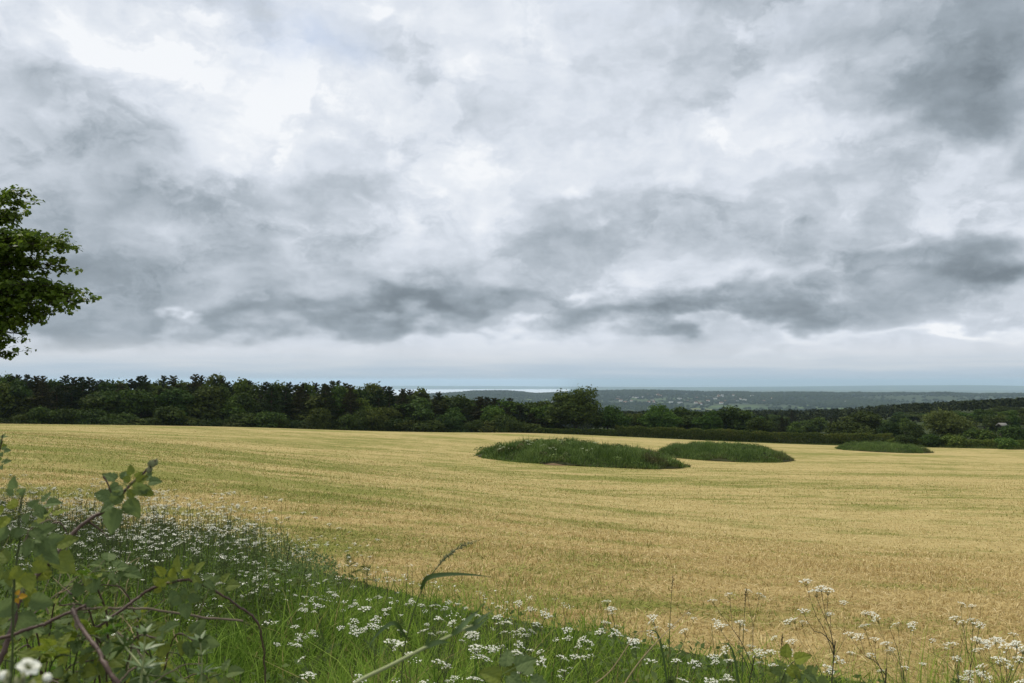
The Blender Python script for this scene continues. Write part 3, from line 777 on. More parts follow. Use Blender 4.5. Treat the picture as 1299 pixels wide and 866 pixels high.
# ------------------------------------------------------------------ far woodland (hundreds of metres to kilometres away) as one mass
def lump_tree(n_up=3, n_around=6):
    pts, F = [], []
    for i in range(n_up):
        f = i / (n_up - 1) * 0.9; rr = [0.85, 1.0, 0.62][i] if n_up == 3 else 1
        for j in range(n_around):
            a = 2 * math.pi * (j + 0.5 * i) / n_around; pts.append((rr * math.cos(a), rr * math.sin(a), f))
    pts.append((0, 0, 1.12))
    for i in range(n_up - 1):
        for j in range(n_around):
            a, b = i * n_around + j, i * n_around + (j + 1) % n_around
            F.append((a, b, b + n_around)); F.append((a, b + n_around, a + n_around))
    for j in range(n_around): F.append(((n_up - 1) * n_around + j, (n_up - 1) * n_around + (j + 1) % n_around, len(pts) - 1))
    return np.array(pts), np.array(F)
MAT_FARWOOD = foliage_mat('distant woodland', (0.009, 0.018, 0.007), (0.032, 0.048, 0.015), trans=0.0, rough=0.9, spec=0.05)
def far_woods():
    r = np.random.default_rng(77)
    # valley woods 430 m - 1100 m: a leafy canopy of many sprays per tree
    n = 2600; d = 430 + 620 * r.uniform(0, 1, n) ** 0.8; px = r.uniform(560, 1500, n); x = (px - 650) / FPX * d
    keep = (px > 740) | (d > 500)
    x, d, px = x[keep], d[keep], px[keep]; n = len(x)
    z = ground_z(x, d); hgt = r.uniform(8, 13, n); wid = r.uniform(3.0, 5.5, n)
    # no canopy above what the photo shows there
    lim = np.interp(px, [560, 780, 1000, 1060, 1130, 1200, 1240, 1299, 1500], [522, 520, 518, 517, 512, 508.5, 506.5, 503.5, 498])
    ztop = -(lim - HORIZON + r.uniform(-0.8, 2.5, n)) / FPX * d
    hgt = np.minimum(hgt, ztop - z); ok = hgt > 2.5
    x, d, z, hgt, wid = x[ok], d[ok], z[ok], hgt[ok], wid[ok]; n = len(x); per = 70
    D = rand_dirs(n * per, r).reshape(n, per, 3); D[..., 2] = np.abs(D[..., 2]) * 1.0 - 0.12
    C = np.stack([x, d, z], -1)[:, None] + D * np.stack([wid, wid, hgt * 0.55], -1)[:, None] * r.uniform(0.8, 1.08, (n, per, 1)) + np.array([0, 0, 1])[None, None] * (hgt * 0.45)[:, None, None]
    N = unit(D + 0.55 * r.normal(size=D.shape)); tone = np.clip(r.uniform(0, 1, (n, 1)) * 0.8 + 0.2 * r.uniform(0, 1, (n, per)), 0, 1)
    V, F = leaf_quads(C.reshape(-1, 3), N.reshape(-1, 3), 0.85 * r.uniform(0.6, 1.2, n * per), r, 0.8)
    me = mesh_from('valley_woods', V, [F], {'tone': ('FACE', tone.ravel())}, mats=[MAT_FARWOOD])
    tag(link('valley_woods', me), kind='stuff')
    # woods and hedgerow trees on the far ridge
    n = 42000; d = r.uniform(3800, 7300, n); px = r.uniform(430, 1500, n); x = (px - 650) / FPX * d
    dens = fbm(np.stack([x, d], -1) / 620.0, 4, 61) + sstep(5600, 6400, d) * 0.55 + 0.10
    keep = dens + 0.25 * r.normal(size=n) > 0.18
    x, d = x[keep], d[keep]; n = len(x); z = ground_z(x, d)
    P, Fp = lump_tree(); s = r.uniform(7, 15, n); hh = r.uniform(7, 13, n)
    V = np.stack([x, d, z - 1], -1)[:, None] + P[None] * np.stack([s, s, hh], -1)[:, None] * r.uniform(0.85, 1.15, (n, len(P), 1))
    F = np.arange(n)[:, None, None] * len(P) + Fp[None]
    me = mesh_from('ridge_woods', V.reshape(-1, 3), [F.reshape(-1, 3)], {'tone': ('FACE', np.repeat(np.clip(0.5 + 0.5 * fbm(np.stack([x, d], -1) / 300., 2, 9) + r.normal(size=n) * .15, 0, 1), len(Fp)))}, mats=[MAT_FARWOOD])
    tag(link('ridge_woods', me), kind='stuff')
far_woods()

# ------------------------------------------------------------------ far houses on the slope of the ridge and one barn roof in the near wood
MAT_RENDER = plain_mat('pale rendered wall', (0.72, 0.71, 0.66), 0.9, 0.1, 0.06, 0.2)
MAT_SLATE = plain_mat('grey slate roof', (0.16, 0.15, 0.15), 0.8, 0.2, 0.2, 0.5)
MAT_TILE = plain_mat('reddish tiled roof', (0.22, 0.12, 0.08), 0.85, 0.1, 0.2, 0.5)
def house_meshes(w, d, h, rh, roofmat):
    m = MB(); a, b = w / 2, d / 2
    V = [(-a, -b, -4), (a, -b, -4), (a, b, -4), (-a, b, -4), (-a, -b, h), (a, -b, h), (a, b, h), (-a, b, h), (-a, 0, h + rh), (a, 0, h + rh)]
    m.put(V, [(0, 1, 5, 4), (1, 2, 6, 5), (2, 3, 7, 6), (3, 0, 4, 7)]); m.put([V[4], V[7], V[8], V[5], V[6], V[9]], [(0, 2, 1), (3, 4, 5)])
    rf = MB(); e = 0.5
    top = [(-a - e, -b - e, h - e * rh / b + .1), (a + e, -b - e, h - e * rh / b + .1), (a + e, 0, h + rh + .15), (-a - e, 0, h + rh + .15), (a + e, b + e, h - e * rh / b + .1), (-a - e, b + e, h - e * rh / b + .1)]
    low = [(x, y, z - 0.25) for x, y, z in top]
    rf.put(top + low, [(0, 1, 2, 3), (3, 2, 4, 5), (0, 6, 7, 1), (5, 4, 10, 11), (0, 3, 9, 6), (3, 5, 11, 9), (1, 7, 8, 2), (2, 8, 10, 4), (7, 6, 9, 8), (8, 9, 11, 10)])
    return m.build('wall', MAT_RENDER), rf.build('roof', roofmat)
def houses():
    r = np.random.default_rng(15)
    kinds = [house_meshes(15, 9, 6, 3.5, MAT_SLATE), house_meshes(20, 10, 6.5, 4, MAT_TILE), house_meshes(12, 9, 5.5, 3.5, MAT_TILE), house_meshes(26, 11, 5.5, 3, MAT_SLATE)]
    n = 0
    while n < 48:
        px = r.choice([r.normal(705, 18), r.normal(830, 45), r.normal(905, 35), r.normal(1000, 40), r.normal(1060, 20)], p=[.16, .38, .36, .06, .04])
        d = r.uniform(4500, 5650); x = (px - 650) / FPX * d; z = gz(x, d)
        k = kinds[r.integers(0, 4)]
        e = empty('house', (x, d, z), r.uniform(-0.6, 0.6)); tag(e, 'tiny pale house on the far wooded hillside', 'house', 'houses scattered on the far hillside')
        link('wall', k[0], e); link('roof', k[1], e); n += 1
    b = house_meshes(1.4, 1.5, 0.8, 0.4, plain_mat('weathered barn roof', (0.20, 0.19, 0.17), 0.8, 0.2, 0.2, 0.8))
    p = at(1271, 531, 262); z = gz(p[0], p[1]); e = empty('barn', (p[0], p[1], max(z - 0.3, p[2] - 2.6)), 0.15); tag(e, 'low barn with a pale roof peeping out of the trees beyond the hedge', 'barn')
    b[0].materials[0] = MAT_BARK; link('wall', b[0], e); link('roof', b[1], e)
houses()

# ------------------------------------------------------------------ the three grass-grown mounds
MAT_MOUNDEARTH = plain_mat('mound soil under grass', (0.045, 0.05, 0.02), 0.95, 0.1, 0.4, 1.5)
MAT_SOIL = plain_mat('bare soil', (0.15, 0.10, 0.055), 0.95, 0.1, 0.3, 2.0)
def mound_grass_mat():
    m, t = new_mat('rank grass and dock on the mounds')
    tone = t.attr('tone'); p = pos(t)
    n = t.noise(p, 0.42, 4, 0.6)
    green = t.ramp(tone, [(0.0, (0.040, 0.072, 0.012)), (0.6, (0.115, 0.185, 0.034)), (1.0, (0.23, 0.30, 0.085))])
    brown = t.ramp(tone, [(0.0, (0.048, 0.055, 0.016)), (1.0, (0.145, 0.130, 0.046))])
    col = t.mix(t.rng(t.add(n, t.attr('dock')), 0.52, 0.66), green, brown)
    finish(t, col, 0.6, 0.2, 0.15)
    return m
MAT_MGRASS = mound_grass_mat()
MAT_HOGWEED = plain_mat('pale hogweed heads', (0.34, 0.38, 0.22), 0.8, 0.1, 0.2, 4.0)
def mound(px0, px1, d, height, depth_r, label, seed, n_blade, soil=None, asym=0.0):
    r = np.random.default_rng(seed)
    c = at((px0 + px1) / 2, 500, d); cx, cyy = c[0], d; rx = (px1 - px0) / 2 / FPX * (d - depth_r * 0.25); ry = depth_r
    cz = gz(cx, cyy)
    def prof(q): return np.clip(1 - np.abs(q) ** 2.7, 0, None) ** 0.9
    def hh(X, Y):
        q = np.sqrt(((X - cx) / rx) ** 2 + ((Y - cyy) / ry) ** 2)
        bump = 1 + 0.24 * fbm(np.stack([X / 3.0, Y / 3.0], -1), 4, seed)
        skew = 1 + asym * (X - cx) / rx
        return height * prof(q) * bump * skew
    rr = np.linspace(0, 0.975, 16); th = np.linspace(0, 2 * math.pi, 65)[:-1]
    RR, TT = np.meshgrid(rr, th, indexing='ij'); X, Y = cx + rx * RR * np.cos(TT), cyy + ry * RR * np.sin(TT)
    Z = field_z(X, Y) + hh(X, Y) - 0.05
    i = np.arange(len(rr) - 1)[:, None] * 64; j = np.arange(64)[None]; j2 = (j + 1) % 64
    F = np.stack([i + j, i + 64 + j, i + 64 + j2, i + j2], -1).reshape(-1, 4)
    e = empty('grassy_mound', (0, 0, 0)); tag(e, label, 'mound')
    link('earth', mesh_from('earth', np.stack([X, Y, Z], -1).reshape(-1, 3), [F], {'tone': ('FACE', np.full(len(F), .5))}, True, [MAT_MOUNDEARTH]), e)
    a = r.uniform(0, 2 * math.pi, n_blade); q = np.sqrt(r.uniform(0, 1, n_blade)) * (1 + 0.05 * np.sin(a * 5 + seed) + 0.03 * np.sin(a * 11))
    x, y = cx + rx * q * np.cos(a), cyy + ry * q * np.sin(a)
    tall = np.clip(0.75 + 0.95 * fbm(np.stack([x / 1.3, y / 1.3], -1), 4, seed + 4), 0.3, 1.7)
    h = r.uniform(0.45, 1.0, n_blade) * (1 + 0.5 * (r.uniform(size=n_blade) > 0.97)) * tall * (1 - 0.35 * sstep(0.85, 1.03, q))
    tone = np.clip(r.beta(2, 2, n_blade) + 0.35 * fbm(np.stack([x / 2.2, y / 2.2], -1), 3, seed + 8), 0, 1)
    dock = 0.16 * sstep(0.1, 0.9, (y - cyy) / ry) + 0.12 * sstep(0.2, 0.8, (x - cx) / rx) - 0.08
    V, Q, T, tq, tt = blades(x, y, field_z(x, y) + hh(x, y) - 0.08, h, r.uniform(0.035, 0.075, n_blade), r.uniform(0.1, 0.8, n_blade), tone, 2, r)
    me = mesh_from('grass', V, [Q, T], {'tone': ('FACE', np.concatenate([tq, tt])), 'dock': ('FACE', np.concatenate([dock, dock]))}, mats=[MAT_MGRASS])
    tag(link('grass', me, e), kind='stuff')
    # clumps of dock, nettle and bramble among the grass
    nc = n_blade // 800; ca = r.uniform(0, 6.28, nc); cq = np.sqrt(r.uniform(0, 1, nc)) * 0.97; wx, wy = cx + rx * cq * np.cos(ca), cyy + ry * cq * np.sin(ca)
    per = 60; cr = r.uniform(0.25, 0.75, nc)[:, None]; ch = r.uniform(0.4, 0.8, nc)[:, None]
    D = rand_dirs(nc * per, r).reshape(nc, per, 3)
    C = np.stack([wx[:, None] + D[..., 0] * cr, wy[:, None] + D[..., 1] * cr, (field_z(wx, wy) + hh(wx, wy))[:, None] + (0.35 + 0.65 * np.abs(D[..., 2])) * ch], -1).reshape(-1, 3)
    V, F = leaf_quads(C, unit(rand_dirs(len(C), r) + np.array([0, -0.2, 0.8])), r.uniform(0.05, 0.10, len(C)), r, 0.6)
    tone = np.clip(np.repeat(r.uniform(0, 0.9, nc), per) + 0.12 * r.normal(size=len(C)), 0, 1)
    tag(link('weeds', mesh_from('weeds', V, [F], {'tone': ('FACE', tone), 'dock': ('FACE', np.repeat(r.uniform(-0.3, 0.25, nc), per))}, mats=[MAT_MGRASS]), e), kind='stuff')
    if soil:
        # scrape of bare earth at the foot
        p = at(soil, 592, d - ry * 1.02); n = 40; ang = np.linspace(0, 2 * math.pi, n + 1)[:-1]
        rad = 1 + 0.25 * np.sin(3 * ang + 1) + 0.15 * np.sin(7 * ang)
        X, Y = p[0] + 0.9 * rad * np.cos(ang), p[1] + 0.5 * rad * np.sin(ang)
        V = np.concatenate([[[p[0], p[1], gz(p[0], p[1]) + 0.28]], np.stack([X, Y, field_z(X, Y) + 0.02], -1)])
        Fs = np.array([(0, 1 + k, 1 + (k + 1) % n) for k in range(n)])
        link('bare_soil', mesh_from('bare_soil', V, [Fs], {'tone': ('FACE', np.full(n, .5))}, True, [MAT_SOIL]), e)
        for qx in (640, 668, 674, 688, 705, 712, 742, 752, 632):
            hw = MB()
            pp = at(qx, 560, d + r.uniform(-0.75, -0.2) * ry); ax = np.array([pp[0]]); ay = np.array([pp[1]]); zb = float((field_z(ax, ay) + hh(ax, ay))[0])
            for k in range(3):
                top = np.array([pp[0] + r.normal() * .25, pp[1] + r.normal() * .25, zb + r.uniform(0.45, 0.75)])
                hw.tube([(pp[0], pp[1], zb - 0.15), top], 0.012, 3)
                c3 = top + r.normal(size=(12, 3)) * np.array([0.07, 0.07, 0.015])
                Vq, Fq = leaf_quads(c3, unit(np.array([0, -0.3, 1]) + 0.2 * r.normal(size=(12, 3))), 0.04, r, 0.9); hw.put(Vq, Fq, 0.5, 1)
            link('hogweed', hw.build('hogweed', [MAT_MOUNDEARTH, MAT_HOGWEED]), e)
mound(599, 872, 88, 1.55, 9.5, 'largest and longest grass-grown mound, with a small scrape of bare soil at its foot', 51, 52000, soil=702, asym=0.0)
mound(832, 1003, 121, 1.45, 10.0, 'middle grassy mound, partly hidden by the end of the longest mound', 52, 30000)
mound(1061, 1174, 158, 1.05, 8.0, 'smallest and farthest low grassy mound, close in front of the hedge', 53, 18000)
# ------------------------------------------------------------------ materials of the verge
MAT_VERGE = foliage_mat('verge grass', (0.068, 0.128, 0.014), (0.310, 0.420, 0.066), trans=0.42, third=(0.33, 0.27, 0.11))
MAT_STEM = plain_mat('green plant stem', (0.075, 0.095, 0.030), 0.6, 0.3, 0.35, 30.0)
MAT_DSTEM = plain_mat('dark purplish stem', (0.055, 0.050, 0.026), 0.6, 0.3, 0.4, 30.0)
MAT_PETAL = plain_mat('white petals', (0.84, 0.83, 0.70), 0.8, 0.1, 0.10, 60.0, trans=0.12)
MAT_FERN = foliage_mat('ferny cow parsley leaf', (0.060, 0.095, 0.026), (0.185, 0.235, 0.075), trans=0.35)
MAT_BANK = foliage_mat('greyish feathery foliage of the flower bank', (0.085, 0.125, 0.034), (0.280, 0.330, 0.130), trans=0.35)
MAT_CANE = plain_mat('bramble cane', (0.085, 0.050, 0.036), 0.55, 0.35, 0.45, 40.0)
MAT_DRY = plain_mat('dry grey twig', (0.21, 0.165, 0.115), 0.9, 0.1, 0.4, 60.0)
MAT_DRYSTRAW = plain_mat('pale dry stalk', (0.36, 0.28, 0.15), 0.8, 0.2, 0.3, 40.0)
MAT_PALEGRASS = plain_mat('pale green grass stem', (0.30, 0.33, 0.14), 0.5, 0.35, 0.2, 50.0)
MAT_GRASSLEAF = plain_mat('broad grass leaf', (0.085, 0.135, 0.032), 0.45, 0.4, 0.3, 60.0)
MAT_SEED = plain_mat('grass seed head', (0.20, 0.21, 0.105), 0.8, 0.2, 0.35, 80.0)
MAT_DSEED = plain_mat('dark foxtail head', (0.060, 0.058, 0.030), 0.8, 0.2, 0.35, 80.0)

def leaf_mat(name, green, yellow, under):
    """bramble leaflets: darker along the vein creases, dull underneath, some leaves yellowing"""
    m, t = new_mat(name)
    v = t.attr('vein'); oi = t.node('ShaderNodeObjectInfo').outputs['Random']
    n = t.noise(pos(t), 45.0, 4, 0.6)
    yel = t.rng(t.add(oi, t.mul(t.sub(n, 0.5), 0.5)), 0.55, 1.0, 0.0, 1.0)
    base = t.mix(yel, green, yellow)
    base = t.mix(t.mul(t.m('SUBTRACT', 1.0, n), 0.5), base, tuple(c * 0.5 for c in green))
    base = t.mix(t.mul(v, 0.6), base, tuple(c * 0.35 for c in green))
    bf = t.node('ShaderNodeNewGeometry').outputs['Backfacing']
    col = t.mix(bf, base, t.mix(yel, under, yellow))
    finish(t, col, 0.6, 0.12, 0.48, bump=v, bump_d=0.002, bump_s=0.6)
    return m
MAT_BRAMBLE = leaf_mat('bramble leaves', (0.092, 0.190, 0.022), (0.26, 0.295, 0.036), (0.16, 0.22, 0.08))
MAT_YELLOW = plain_mat('yellowed leaf', (0.48, 0.27, 0.02), 0.6, 0.2, 0.2, 40.0)

# ------------------------------------------------------------------ grass of the verge
def verge_grass():
    r = np.random.default_rng(21)
    P = []
    for (d0, d1, dens, x0, x1) in ((1.3, 3.0, 1000, -2.0, 2.4), (3.0, 5.0, 1100, -3.4, 3.4), (5.0, 8.0, 900, -5.5, 3.0), (8.0, 13.0, 520, -9.0, 0.5), (13, 24, 160, -18, -5)):
        n = int((d1 - d0) * (x1 - x0) * dens); P.append(np.stack([r.uniform(x0, x1, n), r.uniform(d0, d1, n)], -1))
    P = np.concatenate(P); x, y = P.T
    wob = 0.22 * fbm(P * 1.3, 3, 5) + 0.10 * r.normal(size=len(x))
    inside = edge_y(x) - y + wob
    vis = np.abs(x) < 0.68 * y + 1.4
    ok = (inside > 0) & vis & (r.uniform(size=len(x)) < 0.75 + 0.25 * sstep(0, 0.7, inside))
    P, x, y, inside = P[ok], x[ok], y[ok], inside[ok]; n = len(x)
    # short where it meets the stubble, knee-high towards the hedge
    h0 = 0.13 + 0.33 * sstep(0.0, 3.4, inside)
    clump = 0.80 + 0.85 * fbm(P * 1.6, 4, 9)
    h = h0 * np.clip(clump, 0.3, 1.7) * r.uniform(0.5, 1.3, n) * (1 + 0.45 * (r.uniform(size=n) > 0.96))
    # the sparse right-hand corner stays low, so that the stubble shows through
    h = h * np.where(x > 0.9, 0.78, 1.0)
    tone = np.clip(r.beta(1.5, 1.9, n) * 0.80 + 0.42 * fbm(P * 1.5, 4, 33) + (r.uniform(size=n) > 0.91) * 0.5, 0, 1)
    w = r.uniform(0.0035, 0.008, n) * (1 + 0.07 * y)
    me = blade_mesh('verge_grass', MAT_VERGE, (x, y, ground_z(x, y) - 0.01, h, w, r.uniform(0.1, 1.3, n), tone), segs=3, curl=0.9)
    tag(link('verge_grass', me), kind='stuff')
    return n
verge_grass()

def fringe_grass():
    """thin flowering grasses standing in the sparse corner of the verge and along its edge"""
    r = np.random.default_rng(27); n = 5200
    px = np.concatenate([r.uniform(800, 1330, 3600), r.uniform(380, 850, 1600)]); d = np.concatenate([r.uniform(2.6, 5.2, 3600), r.uniform(2.8, 7.5, 1600)]); x = (px - 650) / FPX * d
    ok = edge_y(x) - d > -0.1; x, d = x[ok], d[ok]; n = len(x)
    cl = np.clip(0.75 + 0.9 * fbm(np.stack([x, d], -1) * 2.0, 3, 44), 0.25, 1.5)
    h = r.uniform(0.28, 0.62, n) * cl
    tone = np.clip(r.beta(2, 2, n) * 0.8 + (r.uniform(size=n) > 0.72) * 0.4, 0, 1)
    me = blade_mesh('flowering_grass', MAT_VERGE, (x, d, ground_z(x, d) - 0.01, h, r.uniform(0.003, 0.0055, n), r.uniform(0.1, 0.9, n), tone), segs=4, curl=1.2)
    tag(link('flowering_grass', me), kind='stuff')
fringe_grass()

def undergrowth():
    """low broad-leaved weeds among the grass of the verge"""
    r = np.random.default_rng(23); n = 15000
    y = r.uniform(1.6, 11.5, n); x = r.uniform(-0.66, 0.5, n) * y
    ok = (edge_y(x) - y > 0.35) & ((fbm(np.stack([x, y], -1) * 0.9, 3, 71) > 0.05) | (x < -2.2))
    x, y = x[ok], y[ok]; n = len(x); ins = edge_y(x) - y
    z = ground_z(x, y) + r.uniform(0.05, 0.42, n) * (0.4 + 0.6 * sstep(0.3, 2.5, ins))
    V, F = leaf_quads(np.stack([x, y, z], -1), unit(np.array([0, -0.25, 0.9]) + 0.5 * r.normal(size=(n, 3))), r.uniform(0.012, 0.030, n), r, 0.5)
    n2 = 60000; y2 = np.sqrt(r.uniform(6.0 ** 2, 13.0 ** 2, n2)); x2 = r.uniform(-0.66, -0.2, n2) * y2; ok = edge_y(x2) - y2 > 0.15
    x2, y2 = x2[ok], y2[ok]; n2 = len(x2); z2 = ground_z(x2, y2) + r.uniform(0.08, 0.54, n2) * (0.35 + 0.65 * sstep(0.1, 1.6, edge_y(x2) - y2)) * np.clip(0.85 + 0.6 * fbm(np.stack([x2, y2], -1) * 1.3, 3, 15), 0.3, 1.3)
    V2, F2 = leaf_quads(np.stack([x2, y2, z2], -1), rand_dirs(n2, r), r.uniform(0.007, 0.016, n2), r, 0.45)
    tag(link('feathery_foliage', mesh_from('feathery_foliage', V2, [F2], {'tone': ('FACE', r.beta(2, 2.2, n2))}, mats=[MAT_BANK])), kind='stuff')
    tag(link('undergrowth', mesh_from('undergrowth', V, [F], {'tone': ('FACE', r.beta(2, 2.5, n) * 0.8)}, mats=[MAT_FERN])), kind='stuff')
undergrowth()

# ------------------------------------------------------------------ cow parsley
def umbel_mesh(seed, rad=0.028, n_ray=12):
    r = np.random.default_rng(seed); m = MB()
    for k in range(n_ray):
        q = math.sqrt((k + 0.4) / n_ray); a = k * 2.399 + r.uniform(-.25, .25)
        c = np.array([q * rad * math.cos(a), q * rad * math.sin(a), 0.030 - 0.010 * q * q + r.normal() * 0.0015])
        m.tube(smooth_path([(0, 0, 0), c * np.array([0.55, 0.55, 0.62]), c - np.array([0, 0, 0.004])], 4), 0.00055, 3, mat=1, cap=False)
        nf = 10; rr = rad * 0.24
        d = rand_dirs(nf, r); d[:, 2] = np.abs(d[:, 2]) * 0.45
        fc = c + np.stack([d[:, 0] * rr * 1.05, d[:, 1] * rr * 1.05, d[:, 2] * rr], -1) * np.sqrt(r.uniform(0.05, 1, nf))[:, None]
        nn = unit(d * 0.5 + np.array([0, 0, 0.9]) + 0.25 * r.normal(size=(nf, 3)))
        V, F = leaf_quads(fc, nn, rad * 0.095 * r.uniform(0.7, 1.2, nf), r, 0.9); m.put(V, F, r.uniform(0, 1, nf), 0)
    return m.build('flower_head', [MAT_PETAL, MAT_STEM])
UMBELS = [umbel_mesh(400 + k, [0.028, 0.023, 0.031, 0.026][k], [11, 9, 12, 10][k]) for k in range(4)]

def fern_leaf(seed, L=0.20):
    """a twice-cut leaf lying along +x"""
    r = np.random.default_rng(seed); m = MB()
    m.tube(smooth_path([(0, 0, 0), (L * .5, 0, L * .12), (L, 0, 0.0)], 6), np.linspace(0.0016, 0.0006, 6), 3, mat=1, cap=False)
    for k in range(9):
        f = 0.25 + 0.75 * k / 8; p = np.array([L * f, 0, L * 0.12 * 4 * f * (1 - f)]); pl = L * 0.42 * (1.05 - f) + 0.012
        for s in (-1, 1):
            for q in range(7):
                g = (q + 0.6) / 7; c = p + np.array([pl * g * 0.55, s * pl * g, -0.02 * g * pl])
                V, F = leaf_quads(c[None] + r.normal(size=(2, 3)) * 0.003, unit(np.array([0, 0, 1]) + 0.35 * r.normal(size=(2, 3))), 0.009 * (1.15 - g * .6), r, 0.5)
                m.put(V, F, r.uniform(0, 1, 2), 0)
    return m.build('leaf', [MAT_FERN, MAT_STEM])
FERNS = [fern_leaf(420 + k, [0.20, 0.16, 0.24][k]) for k in range(3)]

def cow_parsley(seed, h, tips=None, stem_mat=None, n_leaf=3, r0=0.0024):
    """stem with forking branches, each ending in a flat white flower head; base at the origin"""
    r = np.random.default_rng(seed); st = MB()
    lean = r.normal(size=2) * 0.10 * h
    if tips is None:
        tips = []
        nb = r.integers(2, 4)
        for b in range(nb):
            a = b * 2.1 + r.uniform(0, 1); out = h * r.uniform(0.10, 0.24); zt = h * r.uniform(0.82, 1.02)
            c = np.array([lean[0] + out * math.cos(a), lean[1] + out * math.sin(a), zt])
            for q in range(r.integers(1, 3)):
                tips.append((c + np.array([r.normal() * 0.045, r.normal() * 0.045, r.normal() * 0.022]), b))
    else: tips = [(np.array(t[:3]), t[3]) for t in tips]
    fork = {}
    zf = min(0.62 * h, min(t[0][2] for t in tips) - 0.06) if n_leaf < 4 else min(t[0][2] for t in tips) - 0.075
    top = np.array([lean[0] * 0.7, lean[1] * 0.7, zf])
    st.tube(smooth_path([(0, 0, -0.03), (lean[0] * .2, lean[1] * .2, zf * .5), top], 7), np.linspace(r0, r0 * 0.7, 7), 5)
    for b in sorted({t[1] for t in tips}):
        grp = [t[0] for t in tips if t[1] == b]; c = np.mean(grp, axis=0)
        s = top * (0.80 + 0.2 * r.uniform()); k = s + (c - s) * 0.66 + np.array([0, 0, -0.02]); fork[b] = k
        st.tube(smooth_path([s, s + (k - s) * 0.55 + np.array([0, 0, 0.015]), k], 6), np.linspace(r0 * 0.62, r0 * 0.42, 6), 4)
        for g in grp: st.tube(smooth_path([k, (k + g) / 2 + np.array([0, 0, -0.004]), g], 4), r0 * 0.33, 3)
    e = empty('cow_parsley', (0, 0, 0))
    link('stem', st.build('stem', stem_mat or MAT_STEM), e)
    for i, (g, b) in enumerate(tips):
        o = link('flower_head', UMBELS[r.integers(0, 4)], e, g); o.rotation_euler = (r.normal() * 0.22, r.normal() * 0.22, r.uniform(0, 6))
        s = r.uniform(0.6, 1.15) * (0.85 if n_leaf == 4 else 1.0); o.scale = (s, s, s)
    for k in range(n_leaf):
        o = link('leaf', FERNS[r.integers(0, 3)], e, top * r.uniform(0.12, 0.6)); o.rotation_euler = (r.normal() * .3, -0.5 + r.normal() * .35, r.uniform(0, 6.28))
    return e
PARS = [cow_parsley(500 + k, 0.80) for k in range(7)]
PARS_USED = set()
def plant_parsley(x, y, h, r, label, group):
    k = int(r.integers(0, len(PARS))); s = h / 0.80
    sc = (s ** 0.6, s ** 0.6, s)
    if k in PARS_USED: e = copy_tree(PARS[k], (x, y, gz(x, y)), r.uniform(0, 6.28), sc)
    else:
        e = PARS[k]; PARS_USED.add(k); e.location = (x, y, gz(x, y)); e.scale = sc; e.rotation_euler = (0, 0, r.uniform(0, 6.28))
    return tag(e, label, 'wildflower', group)
def parsley_field():
    r = np.random.default_rng(31); placed = 0; rest = []
    # crowded white bank at the left, thinning along the verge to the right
    Z = [  # px0, px1, d0, d1, number, h0, h1
        (-60, 330, 6.2, 12.4, 170, 0.48, 0.74), (250, 470, 5.8, 9.2, 34, 0.32, 0.48), (330, 620, 4.4, 6.4, 16, 0.36, 0.52),
        (430, 900, 2.9, 4.3, 26, 0.56, 0.76), (800, 1330, 2.9, 4.4, 30, 0.42, 0.74)]
    for zi, (a, b, d0, d1, n, h0, h1) in enumerate(Z):
        for k in range(n):
            d = math.sqrt(r.uniform(d0 * d0, d1 * d1)); px = r.uniform(a, b); x = (px - 650) / FPX * d
            if d > edge_y(x) - 0.15: d = float(edge_y(x)) - r.uniform(0.15, 0.9); x = (px - 650) / FPX * d
            lab = ('white cow parsley in the crowded bank of white flowers beyond the brambles', 'cow parsley of the crowded bank') if zi == 0 else \
                  ('short white cow parsley scattered in the green verge along the stubble edge', 'short cow parsley along the stubble edge') if zi in (1, 2) else \
                  ('knee-high white cow parsley with broad flower heads close by in the verge', 'knee-high cow parsley close by')
            plant_parsley(x, d, r.uniform(h0, h1), r, *lab); placed += 1
    # the rest of the flowers, too many to count, as one mass of small heads
    n = 2700; d = np.sqrt(r.uniform(6.0 ** 2, 13.5 ** 2, n)); px = r.uniform(-80, 400, n); x = (px - 650) / FPX * d
    ins = edge_y(x) - d; ok = (ins > 0.1) & (r.uniform(size=n) < np.interp(px, [0, 250, 330, 400], [1, 1, .55, .25])); x, d = x[ok], d[ok]
    n2 = 190; d2 = np.sqrt(r.uniform(3.6 ** 2, 8.5 ** 2, n2)); px2 = r.uniform(150, 720, n2); x2 = (px2 - 650) / FPX * d2; ok = (edge_y(x2) - d2 > 0.2); x, d = np.concatenate([x, x2[ok]]), np.concatenate([d, d2[ok]])
    ins = edge_y(x) - d; n = len(x)
    hh = (0.28 + 0.34 * sstep(0.1, 1.8, ins)) * r.uniform(0.7, 1.2, n) * np.where(x > -2.0, 0.72, 1.0)
    z = ground_z(x, d) + hh; per = 15; m = MB()
    C = np.stack([x, d, z], -1)[:, None] + r.normal(size=(n, per, 3)) * np.array([0.016, 0.016, 0.006]) * r.uniform(0.3, 1.2, (n, 1, 1))
    V, F = leaf_quads(C.reshape(-1, 3), unit(np.array([0, -.1, 1]) + 0.3 * r.normal(size=(n * per, 3))), np.repeat(r.uniform(0.55, 1.1, n), per) * 0.0045 * r.uniform(0.6, 1.2, n * per), r, 0.9); m.put(V, F, r.uniform(0, 1, n * per), 0)
    for i in range(n):
        m.tube([(x[i] + r.normal() * .05, d[i] + r.normal() * .05, z[i] - hh[i]), (x[i] + r.normal() * .02, d[i], z[i] - hh[i] * .4), (x[i], d[i], z[i] - 0.006)], 0.0016, 3, mat=1)
    tag(link('small_wildflowers', m.build('small_wildflowers', [MAT_PETAL, MAT_STEM])), kind='stuff')
parsley_field()

